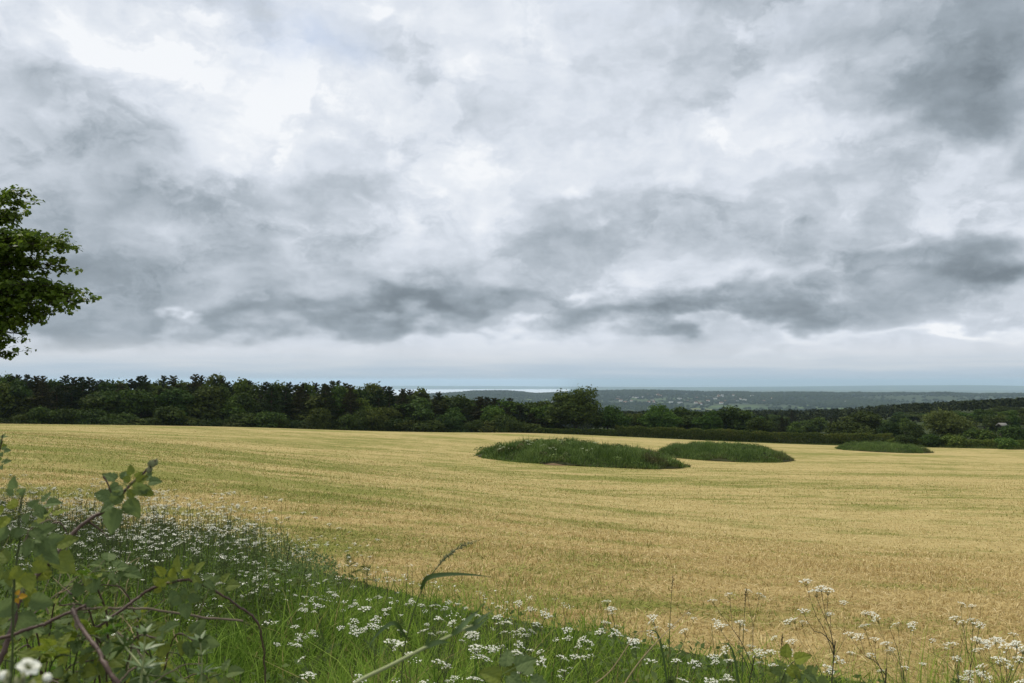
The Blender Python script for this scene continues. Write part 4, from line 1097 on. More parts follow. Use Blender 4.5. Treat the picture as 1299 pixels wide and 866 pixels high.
def tall_parsley(px, d, heads, label, seed, stem=None, r0=0.0028):
    """a single plant whose flower heads are seen at the photo pixels heads = [(px, py, branch)]"""
    b = at(px, 500, d); z0 = gz(b[0], d)
    tips = []
    r = np.random.default_rng(seed)
    for hx, hy, br in heads:
        p = at(hx, hy, d + r.uniform(-0.06, 0.06)); tips.append((p[0] - b[0], p[1] - d, p[2] - z0 - 0.028, br))
    e = cow_parsley(seed, max(t[2] for t in tips), tips, stem or MAT_DSTEM, 4, r0); e.location = (b[0], d, z0)
    return tag(e, label, 'wildflower')
tall_parsley(1033, 3.05, [(1023, 733, 0), (1042, 740, 1), (1050, 745, 1), (1036, 748, 1), (1020, 770, 2), (1053, 773, 3)], 'tall cow parsley on a dark straight stem standing against the stubble', 601)
tall_parsley(1108, 3.2, [(1080, 800, 0), (1092, 803, 0), (1110, 806, 1), (1098, 790, 1), (1125, 812, 2)], 'dark-stemmed cow parsley just beside the tallest one, heads at half its height', 602)
tall_parsley(1236, 3.1, [(1222, 785, 0), (1234, 784, 0), (1242, 787, 0), (1208, 812, 1), (1214, 830, 1), (1248, 842, 2)], 'cow parsley with a flat white top standing up in the sparse stubble corner', 603)
tall_parsley(1285, 3.0, [(1276, 817, 0), (1290, 812, 0), (1297, 820, 1), (1268, 835, 1), (1283, 840, 2)], 'cow parsley crowding the very corner of the verge, several heads close together', 604)
tall_parsley(925, 3.6, [(905, 757, 0), (926, 752, 0), (948, 745, 1), (962, 752, 1), (938, 788, 2), (915, 792, 2)], 'loose airy cow parsley with white heads against the brown stubble beside a dark grass spike', 605)
tall_parsley(362, 6.9, [(357, 632, 0), (350, 655, 0), (366, 655, 1), (385, 648, 1), (400, 655, 2), (418, 664, 2), (342, 668, 3), (395, 680, 3), (430, 668, 2)], 'taller pale cow parsley rising out of the crowded white bank against the field', 606)
tall_parsley(640, 2.9, [(632, 777, 0), (640, 788, 0), (672, 795, 1), (680, 787, 1), (668, 803, 1), (612, 832, 2), (604, 818, 2), (690, 775, 3)], 'cow parsley with big bright flower heads beside the tip of the pale slanting stem', 607)
tall_parsley(545, 2.6, [(510, 815, 0), (520, 823, 0), (497, 812, 0), (556, 838, 1), (566, 842, 1), (575, 785, 2), (582, 790, 2), (552, 862, 3), (600, 858, 3)], 'cow parsley with broad heads seen just below the pale slanting stem', 608)

# ------------------------------------------------------------------ brambles at the near left
def bramble_leaf_mesh(seed, n_leaflet=3, L=0.042):
    """three toothed, folded leaflets on a short stalk; stalk along +x, upper face +z"""
    r = np.random.default_rng(seed); V = []; F = []; ve = []; base = 0
    nu, nv = 11, 4
    specs = [(0.0, 1.0, 0.022), (1.15, 0.78, 0.012), (-1.15, 0.78, 0.012)][:n_leaflet]
    for ang, sc, st in specs:
        Ls = L * sc * r.uniform(0.9, 1.1); fold = r.uniform(0.15, 0.5); curl = r.uniform(0.1, 0.6); tw = r.normal() * 0.15
        grid = []
        for i in range(nu):
            u = i / (nu - 1); wmax = 0.40 * Ls * (math.sin(math.pi * min(1, u * 0.93 + 0.07) ** 0.82) ** 0.8) * (1.0 if u < 0.999 else 0)
            tooth = 1 + (0.10 if i % 2 else -0.06)
            for j in range(-nv, nv + 1):
                q = j / nv; wv = wmax * (tooth if abs(j) == nv else 1)
                yv = q * wv; xv = u * Ls - abs(q) * wv * 0.25
                zv = fold * abs(yv) - curl * (u ** 2) * Ls * 0.5 + 0.0022 * math.sin(u * 26 - abs(q) * 5) * abs(q)
                grid.append((xv, yv, zv))
                ve.append(max(math.exp(-(abs(q) / 0.10) ** 2), 0.75 * math.exp(-((((u * 6.5 - abs(q) * 1.8) % 1) - 0.5) / 0.13) ** 2) * (abs(q) < 0.95)))
        g = np.array(grid); g[:, 2] += tw * g[:, 1]
        c, s = math.cos(ang), math.sin(ang); g = np.stack([g[:, 0] * c - g[:, 1] * s, g[:, 0] * s + g[:, 1] * c, g[:, 2]], -1)
        g += np.array([0.016 + st * c, st * s, 0])
        m = 2 * nv + 1
        for i in range(nu - 1):
            for j in range(m - 1): F.append((base + i * m + j, base + i * m + j + 1, base + (i + 1) * m + j + 1, base + (i + 1) * m + j))
        V.append(g); base += len(g)
        # leaflet stalk
        a = np.array([0.0, 0, 0]); b = np.array([0.016 + st * c, st * s, 0]); nrm = np.array([-s, c, 0]) * 0.0007
        V.append(np.array([a - nrm, a + nrm, b + nrm, b - nrm])); ve += [0.6] * 4; F.append((base, base + 1, base + 2, base + 3)); base += 4
    return mesh_from('leaf', np.concatenate(V), [np.array(F)], {'vein': ('POINT', ve)}, True, [MAT_BRAMBLE])
BLEAF = [bramble_leaf_mesh(700 + k) for k in range(6)]
def put_leaf(parent, p, along, up, s=1.0, r=rng, mesh=None):
    """lay a leaf at p with its stalk pointing along and its upper face towards up"""
    x = unit(np.asarray(along, float)); z = np.asarray(up, float); z = unit(z - x * np.dot(x, z)); y = np.cross(z, x)
    o = link('leaf', mesh or BLEAF[int(r.integers(0, len(BLEAF)))], parent)
    M = Matrix(((x[0] * s, y[0] * s, z[0] * s, p[0]), (x[1] * s, y[1] * s, z[1] * s, p[1]), (x[2] * s, y[2] * s, z[2] * s, p[2]), (0, 0, 0, 1)))
    o.matrix_local = M
    return o
def rooted(P, pts):
    """carry whichever end of a stem leaves the picture at the bottom down to the ground"""
    f = np.linspace(0, 1, 7)[:, None]
    for end in (0, -1):
        if pts[end][1] > 866:
            e = P[end]; g = np.array([e[0], e[1] + 0.03, 0.0]); g[2] = gz(g[0], g[1]) - 0.03
            P = np.concatenate([(g + (e - g) * f)[:-1], P]) if end == 0 else np.concatenate([P, (e + (g - e) * f)[1:]])
    return P
def cane(pts, rad, label, seed, leaves=(), rand=0, thorns=True, mat=None, name='bramble_cane', twigs=(), leaf_scale=1.0, bud=False, rand_span=(0.1, 1.0), group=None):
    """pts [(px,py,d)], rad (start,end) metres, leaves [(px,py,size,turn)] placed by hand, rand more at random"""
    r = np.random.default_rng(seed); P = smooth_path([at(*p) for p in pts], 7 * len(pts))
    if name == 'bramble_cane': P = rooted(P, pts)
    n = len(P); rad = (rad[0] * 0.66, rad[1] * 0.66); leaf_scale = leaf_scale * 0.92
    P = P + np.cumsum(r.normal(size=(n, 3)) * 0.0006, axis=0) - np.linspace(0, 1, n)[:, None] * 0
    R_ = np.linspace(rad[0], rad[1], n) * (1 + 0.10 * r.normal(size=n)); m = MB(); m.tube(P, R_, 7)
    if thorns:
        for k in range(0, n - 2, 2):
            for q in range(2):
                d = unit(r.normal(size=3)); a = P[k] + (P[k + 1] - P[k]) * r.uniform(); rr = R_[k]
                m.tube([a + d * rr * 0.7, a + d * rr * 2.2 - np.array([0, 0, rr * .5])], [rr * 0.38, rr * 0.05], 4)
    for tw in twigs:
        Q = smooth_path([at(*p) for p in tw], 8); m.tube(Q, np.linspace(rad[1] * 1.1, rad[1] * 0.4, 8), 5)
    e = empty(name, P[0]); tag(e, label, 'bramble' if name == 'bramble_cane' else 'twig', group)
    org = np.array(P[0])
    M = MB(); M.V = [v - org for v in m.V]; M.F = m.F; M.n = m.n
    link('stem', M.build('stem', mat or MAT_CANE, True), e)
    for (px, py, s, turn) in leaves:
        d = pts[min(range(len(pts)), key=lambda i: (pts[i][0] - px) ** 2 + (pts[i][1] - py) ** 2)][2]
        p = at(px, py, d + r.uniform(-0.02, 0.02)); al = np.array([math.cos(turn), r.uniform(-0.4, 0.1), math.sin(turn)])
        up = np.array([r.normal() * 0.25, -0.75, 0.75]) + 0.2 * r.normal(size=3)
        put_leaf(e, p - org - unit(al) * 0.03 * s * leaf_scale, al, up, s * leaf_scale, r)
    for k in range(rand):
        i = int(r.uniform(*rand_span) * (n - 2)); p = P[i]; tan = unit(P[i + 1] - P[i]); al = unit(r.normal(size=3) * np.array([1, .7, .6]) + tan * 0.5 + np.array([0, 0, -0.1]))
        up = np.array([0, -0.45, 0.9]) + 0.35 * r.normal(size=3); s = r.uniform(0.65, 1.15) * leaf_scale
        Q = [p - org, p - org + al * 0.02 * s]; put_leaf(e, p - org, al, up, s, r)
    if bud:
        b = MB()
        for k in range(7):
            c = P[-1 - k] - org + np.clip(r.normal(size=3), -1, 1) * np.array([0.003, 0.002, 0.003]); b.tube([c + np.array([0, 0, -0.005]), c, c + np.array([0.001, 0, 0.005])], [0.0018, 0.0036, 0.0008], 6)
        link('bud', b.build('bud', MAT_SEED, True), e)
    return e
# the four canes that read singly in the photograph
cane([(-40, 900, 1.06), (-8, 845, 1.08), (8, 800, 1.10), (26, 747, 1.13), (60, 715, 1.16), (85, 682, 1.2), (113, 661, 1.22), (138, 643, 1.24), (159, 620, 1.25), (180, 604, 1.26), (193, 591, 1.26)], (0.0062, 0.0022),
     'thick brown bramble cane slanting up to a leafy budded tip above the white flowers', 801, leaves=[(141, 632, .62, 2.8), (152, 640, .9, -1.9), (164, 628, .8, -1.2), (175, 618, .55, -0.4), (186, 612, .5, 0.2), (150, 610, .55, 2.6), (168, 604, .4, 1.9), (70, 700, .8, -0.7), (45, 742, .8, 2.9), (30, 770, .9, -1.4)],
     twigs=[[(131, 604, 1.24), (137, 614, 1.24), (144, 636, 1.24)], [(50, 672, 1.2), (72, 662, 1.2), (80, 667, 1.2), (87, 680, 1.2)], [(113, 662, 1.22), (125, 670, 1.22), (138, 682, 1.22)], [(180, 604, 1.26), (172, 608, 1.26), (165, 613, 1.26)]], bud=True)
cane([(118, 800, 1.25), (152, 774, 1.28), (175, 757, 1.3), (193, 747, 1.3), (219, 741, 1.3), (244, 740, 1.3), (269, 752, 1.31), (300, 771, 1.32), (321, 788, 1.33), (331, 806, 1.34), (334, 845, 1.35), (334, 890, 1.35)], (0.0036, 0.0018),
     'dark bramble cane arching over like a hoop with yellowish leaves on its crown', 802, leaves=[(205, 742, .55, 2.5), (226, 748, .7, -2.2), (235, 762, .75, -1.4), (228, 728, .8, 1.8), (247, 727, .75, 0.9), (258, 738, .6, -0.4), (285, 743, .8, 0.2), (268, 742, .6, 0.9), (210, 732, .7, 2.2), (240, 754, .5, -0.8)], leaf_scale=0.74)
cane([(92, 772, 1.05), (104, 790, 1.03), (117, 807, 1.0), (135, 835, 0.97), (155, 866, 0.95), (175, 900, 0.94)], (0.0034, 0.0040), 'bare purple-brown bramble cane running down from the fork to the bottom edge', 803, mat=MAT_CANE)
cane([(-10, 815, 1.08), (35, 795, 1.09), (62, 785, 1.1), (95, 772, 1.11), (100, 768, 1.11)], (0.0034, 0.0030), 'short bare dark cane lying level into the fork of canes', 804)
cane([(95, 772, 1.2), (141, 769, 1.3), (198, 772, 1.36), (247, 779, 1.42), (311, 786, 1.5)], (0.0028, 0.0026), 'straight grey dead stick lying level under the hoop-shaped cane', 805, thorns=False, mat=MAT_DRY, name='dead_stick')
cane([(8, 900, 1.0), (18, 790, 1.0), (22, 715, 1.0), (25, 680, 1.0), (25, 648, 1.0), (28, 622, 1.0)], (0.0026, 0.0016), 'upright green bramble shoot with bright leaves at the picture edge', 806, mat=MAT_STEM,
     leaves=[(8, 650, .9, 3.0), (40, 648, .7, 0.0), (14, 668, .75, -2.4), (50, 684, 1.0, -0.6), (56, 640, .7, 0.2), (20, 622, .6, 1.7), (38, 672, .8, -0.5), (60, 692, .9, -1.0), (8, 720, 1.0, -2.6), (35, 725, .9, -1.2)], leaf_scale=0.62)
cane([(30, 690, 1.05), (45, 668, 1.05), (70, 663, 1.06)], (0.0016, 0.0010), 'short thin side shoot arching beside the upright green shoot', 807, mat=MAT_DRY, rand=2, leaf_scale=.7)
# the thicket these grow out of
def thicket():
    r = np.random.default_rng(41)
    tops = [(6, 735), (40, 760), (70, 742), (95, 725), (130, 735), (165, 738), (150, 760), (185, 775), (215, 790), (60, 790), (20, 800), (95, 800), (130, 805), (160, 820), (200, 825), (240, 820),
            (30, 835), (75, 840), (110, 845), (270, 850), (225, 855), (180, 852), (-20, 770), (115, 760), (45, 810), (5, 860), (70, 825), (150, 842), (95, 862), (205, 845), (30, 780), (85, 778), (170, 800), (250, 862), (125, 830), (55, 858)]
    for k, (px, py) in enumerate(tops):
        d = r.uniform(1.15, 1.75); side = r.choice([-1, 1]); b = py + 150
        pts = [(px - side * r.uniform(10, 40), b + 120, d + .05), (px - side * 12, b - 40, d + .02), (px - side * 4, py + 40, d), (px + side * 10, py + 6, d - .02), (px + side * r.uniform(22, 48), py + r.uniform(-4, 16), d - .04)]
        cane(pts, (0.0030, 0.0014), 'leafy bramble shoot in the tangled thicket under the bare canes', 820 + k, rand=int(r.integers(4, 8)), leaf_scale=r.uniform(0.42, 0.75), mat=MAT_CANE if r.uniform() < .5 else MAT_STEM, rand_span=(0.42, 1.0), group='shoots of the bramble thicket')
thicket()
# sprigs at the lower edge further right
cane([(985, 900, 1.5), (992, 866, 1.5), (1000, 846, 1.5), (1008, 838, 1.5)], (0.0022, 0.0014), 'bramble sprig with fresh green leaves poking up at the bottom beside the tallest cow parsley', 861, mat=MAT_STEM, leaves=[(1004, 838, .8, 0.4), (994, 852, .6, 2.9), (1016, 852, .75, -0.4), (1034, 864, .85, -0.3), (985, 862, .6, -2.5)])
cane([(655, 920, 1.2), (652, 880, 1.2), (650, 858, 1.2)], (0.002, 0.0012), 'single dark green bramble leaf tip at the bottom edge near the pale stem', 862, mat=MAT_STEM, leaves=[(650, 848, .8, 0.5), (640, 862, .8, 2.8), (668, 862, .8, -0.3)])
def nettle(px, py, d, label, seed):
    r = np.random.default_rng(seed); top = at(px, py, d); z0 = gz(top[0], d); h = top[2] - z0; e = empty('nettle', (top[0], d, z0)); tag(e, label, 'weed', 'nettles in the thicket')
    bend = r.normal(size=2) * 0.05; P = smooth_path([(bend[0], bend[1], -0.02), (bend[0] * .5, bend[1] * .5, h * .5), (0, 0, h)], 20); m = MB(); m.tube(P, np.linspace(0.0028, 0.0010, 20), 5); link('stem', m.build('stem', MAT_STEM, True), e)
    for q, f in enumerate(np.linspace(0.62, 0.995, 9)):
        p = P[min(19, int(f * 19))]; a = q * 1.57 + r.uniform(-.3, .3); L = 0.040 * (1.25 - 0.75 * (f - 0.62) / 0.38); m = MB()
        for s in (0, math.pi):
            u = np.array([math.cos(a + s), math.sin(a + s), 0]); sd = np.array([-u[1], u[0], 0]); k = np.linspace(0, 1, 6)
            mid = p + u * (0.010 + k * L)[:, None] + np.array([0, 0, 1]) * (0.010 * k - 0.030 * k ** 2)[:, None]; w = L * 0.30 * np.sin(math.pi * (0.1 + 0.88 * k)) ** 0.8 * np.where(np.arange(6) % 2, 1.12, 0.95)
            V = np.concatenate([mid - sd * w[:, None] + np.array([0, 0, .004]), mid, mid + sd * w[:, None] + np.array([0, 0, .004])]); i = np.arange(5)
            m.put(V, np.concatenate([np.stack([i, i + 1, 6 + i + 1, 6 + i], -1), np.stack([6 + i, 6 + i + 1, 12 + i + 1, 12 + i], -1)]), r.uniform(0.2, 1))
        link('leaf', m.build('leaf', MAT_FERN, True), e)
rn = np.random.default_rng(61)
for k, (px, py) in enumerate([(12, 745), (48, 735), (90, 752), (122, 742), (150, 770), (178, 758), (205, 800), (232, 792), (262, 815), (285, 832), (66, 775), (110, 800), (190, 822), (25, 800), (-10, 720), (240, 842), (305, 850), (140, 828)]):
    nettle(px, py, rn.uniform(1.5, 2.3), 'small upright nettle among the brambles of the near thicket', 900 + k)
# dry twigs and stalks standing in the thicket
for k, (pts, rad, mat, lab) in enumerate([
    ([(42, 779, 1.35), (80, 745, 1.37), (113, 715, 1.4)], (0.0018, 0.0008), MAT_DRY, 'thin grey dry twig slanting up behind the thick brown cane'),
    ([(75, 752, 1.3), (98, 742, 1.3)], (0.0014, 0.0008), MAT_DRYSTRAW, 'short pale broken twig lying behind the thick brown cane'),
    ([(112, 788, 1.5), (128, 755, 1.5), (150, 725, 1.55), (178, 708, 1.6)], (0.0016, 0.0006), MAT_DRYSTRAW, 'pale dry stalk leaning towards the flower bank above the hoop-shaped cane'),
    ([(128, 792, 1.5), (146, 768, 1.5), (154, 735, 1.5), (168, 700, 1.55)], (0.0018, 0.0008), MAT_DRY, 'brown dry twig leaning steeply across the grey dead stick'),
    ([(155, 790, 1.6), (162, 740, 1.6), (175, 712, 1.65)], (0.0012, 0.0005), MAT_DRYSTRAW, 'very thin straw standing between the two leaning dry stalks'),
    ([(62, 778, 1.2), (58, 764, 1.2), (54, 755, 1.2)], (0.0016, 0.0012), MAT_DRY, 'tiny broken stub of twig near the fork of canes'),
    ([(195, 866, 1.15), (225, 848, 1.15), (245, 843, 1.17), (258, 842, 1.2)], (0.0014, 0.0010), MAT_DRY, 'thin bent dry twig near the bottom edge under the grey dead stick'),
    ([(210, 845, 1.2), (218, 838, 1.2), (226, 826, 1.2)], (0.0011, 0.0006), MAT_DRYSTRAW, 'small pale twig crossing the bent dry twig'),
    ([(150, 866, 1.1), (165, 850, 1.1), (178, 835, 1.1), (140, 800, 1.1)], (0.0022, 0.0014), MAT_DRY, 'crooked dry twig by the lower end of the purple-brown cane'),
    ([(99, 798, 1.08), (99, 778, 1.08), (100, 765, 1.08)], (0.0020, 0.0020), MAT_DRY, 'short upright snapped-off stub at the fork of canes')]):
    cane(pts, rad, lab, 880 + k, thorns=False, mat=mat, name='dry_twig')

rs = np.random.default_rng(63)
for k in range(22):
    px = rs.uniform(-10, 300); py = np.interp(px, [0, 100, 200, 300], [690, 700, 730, 800]) + rs.uniform(0, 90); L = rs.uniform(30, 85); a = rs.uniform(0.5, 2.4); d = rs.uniform(1.2, 2.0)
    cane([(px, py + 40, d), (px + L * .5 * math.cos(a), py + 40 - L * .5 * math.sin(a), d + .03), (px + L * math.cos(a) + rs.uniform(-8, 8), py + 40 - L * math.sin(a), d + .05)], (0.0012, 0.0005), 'thin dry stalk sticking out of the near bramble thicket', 930 + k, thorns=False, mat=MAT_DRYSTRAW if k % 2 else MAT_DRY, name='dry_stalk', group='dry stalks in the thicket')
def yellow_leaf():
    e = empty('fallen_leaf', at(16, 757, 1.1)); tag(e, 'single bright yellow dead leaf caught beside the thick brown cane', 'leaf')
    o = link('blade', BLEAF[1].copy(), e); o.data.materials[0] = MAT_YELLOW; o.scale = (0.2,) * 3; o.rotation_euler = (R(70), 0, R(20))
yellow_leaf()
def bramble_flower():
    r = np.random.default_rng(5); c = at(26, 852, 0.47); e = empty('bramble_flower', c); e.rotation_euler = (R(-58), R(12), R(38)); tag(e, 'white bramble blossom and buds very close in the bottom corner', 'flower')
    for k in range(5):
        m = MB(); a = k * 1.2566 + 0.5; n = 8; L = 0.0052 * r.uniform(.85, 1.1); u = np.linspace(0, 1, n); w = 0.0030 * np.sin(math.pi * (0.12 + 0.86 * u)) ** 0.7
        axis = np.array([math.cos(a), -0.35, math.sin(a)]); side = np.array([-math.sin(a), 0.0, math.cos(a)])
        mid = axis * (0.0012 + u * L)[:, None] + np.array([0, 1, 0]) * (0.0022 * u ** 2)[:, None]
        V = np.concatenate([mid - side * w[:, None], mid + np.array([0, 0.0006, 0]), mid + side * w[:, None]]); i = np.arange(n - 1)
        m.put(V + np.array([0.004, 0, 0.003]), np.concatenate([np.stack([i, i + 1, n + i + 1, n + i], -1), np.stack([n + i, n + i + 1, 2 * n + i + 1, 2 * n + i], -1)]))
        link('petal', m.build('petal', MAT_PETAL, True), e)
    st = MB()
    for k in range(26):
        q = unit(np.array([r.normal(), -1.2, r.normal()])); o0 = np.array([0.004, 0, 0.003]); st.tube([o0, o0 + q * 0.0022, o0 + q * 0.0030], [0.00012, 0.00012, 0.0003], 3)
    link('stamens', st.build('stamens', MAT_PALEGRASS), e)
    for dx, dz, sc in ((-0.008, -0.003, 0.0030), (0.013, -0.004, 0.0026), (-0.012, 0.001, 0.0022)):
        m = MB(); m.tube([(dx, 0, dz - sc), (dx, 0, dz - sc * .3), (dx, 0, dz + sc * .5), (dx, 0, dz + sc)], [sc * .4, sc * .95, sc * .8, sc * .1], 8); link('petal', m.build('petal', MAT_PETAL, True), e)
    b = MB()
    for k in range(14):
        q = np.array([r.normal() * .006, r.normal() * .003, -0.007 + r.normal() * .002]); b.tube([q - np.array([0, 0, .0025]), q, q + np.array([0, 0, .003])], [0.0008, 0.0015, 0.0004], 6)
    link('bud', b.build('bud', MAT_SEED, True), e)
    s = MB(); s.tube(smooth_path([(0, 0, -0.01), (-0.01, 0.01, -0.06), (-0.03, 0.02, -0.2)], 6), 0.0014, 5); link('stalk', s.build('stalk', MAT_STEM, True), e)
bramble_flower()

# ------------------------------------------------------------------ single grasses and cleavers
def strip(m, pts, widths, mat=0, face=(0, -1, 0.3)):
    """a grass leaf: a creased ribbon along pts"""
    P = np.asarray(pts, float); t = unit(np.gradient(P, axis=0)); s = unit(np.cross(t, np.asarray(face, float))); w = np.asarray(widths)[:, None] / 2
    nn = unit(np.cross(s, t)) * w * 0.25
    V = np.concatenate([P - s * w + nn, P, P + s * w + nn]); n = len(P); i = np.arange(n - 1)
    m.put(V, np.concatenate([np.stack([i, i + 1, n + i + 1, n + i], -1), np.stack([n + i, n + i + 1, 2 * n + i + 1, 2 * n + i], -1)]), 0.5, mat)
def grass_thing(label, stem_pts, rad, leaves=(), seed_head=None, mats=(None, None, None), seed=0, name='grass_stalk'):
    r = np.random.default_rng(seed); P = rooted(smooth_path([at(*p) for p in stem_pts], 42), [stem_pts[0], (0, 0, 0)]); o = P[0].copy(); P = P - o
    e = empty(name, o); tag(e, label, 'grass')
    m = MB(); m.tube(P, np.linspace(rad[0], rad[1], len(P)), 6); link('stem', m.build('stem', mats[0] or MAT_STEM, True), e)
    for pts, w in leaves:
        Q = smooth_path([at(*p) for p in pts], 16) - o; m = MB(); f = np.linspace(0, 1, 16); strip(m, Q, w * np.clip(np.minimum(0.55 + f * 2, (1.02 - f) * 1.6), 0.02, 1)); link('leaf', m.build('leaf', mats[1] or MAT_GRASSLEAF, True), e)
    if seed_head:
        pts, sr, n = seed_head; Q = smooth_path([at(*p) for p in pts], 60) - o; m = MB()
        for k in range(n):
            f = k / n; i = int(f * 58); tan = unit(Q[i + 1] - Q[i]); d = unit(r.normal(size=3) * 0.8 + tan * 1.2); wd = sr * math.sin(math.pi * (0.12 + 0.85 * f)) ** 0.6
            a = Q[i] + d * wd * 0.15; m.tube([a, a + d * wd * 0.8, a + d * wd * 1.7], [wd * 0.16, wd * 0.26, wd * 0.03], 4)
        link('seed_head', m.build('seed_head', mats[2] or MAT_SEED), e)
    return e
grass_thing('stout pale jointed grass stem slanting up across the bottom of the verge', [(440, 880, .92), (455, 864, .92), (497, 843, .94), (540, 821, .96), (572, 806, .98), (600, 793, 1.0)], (0.0023, 0.0015),
            leaves=[([(540, 821, .96), (543, 812, .96), (546, 800, .96)], 0.004), ([(540, 821, .96), (556, 814, .96), (572, 815, .97)], 0.006), ([(572, 806, .98), (585, 795, .98), (600, 780, 1.0), (610, 772, 1.0)], 0.006), ([(590, 799, .99), (605, 795, 1.0), (622, 780, 1.02)], 0.005), ([(596, 795, 1.0), (608, 786, 1.0), (628, 772, 1.03)], 0.005)],
            mats=(MAT_PALEGRASS, MAT_GRASSLEAF, None), seed=1)
grass_thing('tall grass with one leaf bent over level and a nodding pale seed head above it', [(508, 880, 1.5), (513, 822, 1.5), (525, 775, 1.5), (538, 742, 1.5), (548, 728, 1.5), (560, 713, 1.5), (575, 700, 1.5)], (0.0012, 0.0007),
            leaves=[([(534, 748, 1.5), (540, 735, 1.49), (552, 730, 1.48), (575, 728, 1.47), (600, 729, 1.47), (626, 732, 1.47)], 0.0085), ([(516, 810, 1.5), (500, 790, 1.48), (478, 805, 1.47), (466, 825, 1.46)], 0.007)],
            seed_head=([(553, 722, 1.5), (566, 706, 1.5), (585, 693, 1.5), (610, 684, 1.5)], 0.0042, 90), seed=2)
for k, (px, py, d, lab) in enumerate([(852, 728, 2.5, 'dark foxtail grass head standing on the stubble between loose cow parsley'), (945, 745, 2.3, 'dark upright foxtail grass head beside the loose airy cow parsley'), (991, 802, 2.4, 'foxtail grass head in front of the tallest cow parsley')]):
    grass_thing(lab, [(px - 6, py + 240, d), (px - 3, py + 90, d), (px, py + 22, d)], (0.0013, 0.0007), seed_head=([(px, py + 24, d), (px + 1, py + 10, d), (px + 2, py, d)], 0.0030, 60), mats=(MAT_STEM, None, MAT_DSEED), leaves=[([(px - 4, py + 150, d), (px - 16, py + 80, d), (px - 34, py + 70, d)], 0.006)], seed=20 + k)
for k, (pts, rad, lab) in enumerate([([(775, 900, 2.0), (802, 852, 2.0), (835, 812, 2.0), (876, 772, 2.05)], (0.0022, 0.0008), 'long straw-coloured dead stalk leaning from the grass over the stubble'), ([(748, 872, 2.1), (775, 850, 2.1), (806, 806, 2.1), (822, 800, 2.1)], (0.0018, 0.0007), 'shorter dead stalk leaning the same way beside the long straw one'), ([(1145, 870, 2.6), (1140, 830, 2.6), (1128, 795, 2.6)], (0.0014, 0.0006), 'thin green stalk rising past the dark-stemmed cow parsley'), ([(905, 900, 2.4), (908, 850, 2.4), (902, 790, 2.4)], (0.0012, 0.0006), 'thin upright brown stalk under the loose airy cow parsley')]):
    grass_thing(lab, pts, rad, mats=(MAT_DRYSTRAW if k < 2 else MAT_STEM, None, None), seed=40 + k, name='dead_stalk' if k < 2 else 'grass_stalk')
def cleavers(pts, label, seed, L=0.021):
    r = np.random.default_rng(seed); K = [at(*p) for p in pts]; g0 = K[0].copy(); g0[2] = gz(g0[0], g0[1]) - 0.02; o = g0.copy(); Q = smooth_path([g0, K[0]], 12) - o; P = smooth_path(K, 30) - o; e = empty('cleavers', o); tag(e, label, 'weed')
    m = MB(); m.tube(P, np.linspace(0.0014, 0.0009, 30), 4); m.tube(Q, 0.0014, 4); link('stem', m.build('stem', MAT_PALEGRASS, True), e)
    for q, i in enumerate((6, 15, 23, 29)):
        m = MB(); t = unit(P[min(i + 1, 29)] - P[i - 1]); a = unit(np.cross(t, [0.2, 1, 0.1])); b = np.cross(t, a)
        for k in range(7):
            th = k * 0.9 + q; d = a * math.cos(th) + b * math.sin(th); d = unit(d + t * (0.25 + 0.4 * (i == 29))); l = L * r.uniform(.8, 1.15) * (1 - 0.08 * q)
            strip(m, [P[i], P[i] + d * l * .5 + np.array([0, 0, .001]), P[i] + d * l], [0.002, 0.0055, 0.0008], face=unit(t + r.normal(size=3) * .2))
        link('leaf', m.build('leaf', MAT_GRASSLEAF, True), e)
    return e
cleavers([(196, 890, 1.0), (183, 852, 1.0), (160, 822, 1.02), (148, 805, 1.03), (143, 790, 1.03)], 'whorled cleavers stem leaning beside the purple-brown cane', 1)
cleavers([(178, 900, .98), (179, 862, .98), (182, 836, .98), (184, 806, .98)], 'upright cleavers shoot with a tuft of narrow leaves at the bottom edge', 2, 0.024)
cleavers([(255, 910, 1.15), (255, 870, 1.15), (256, 842, 1.15), (254, 815, 1.15)], 'upright cleavers shoot standing under the grey dead stick', 3, 0.026)

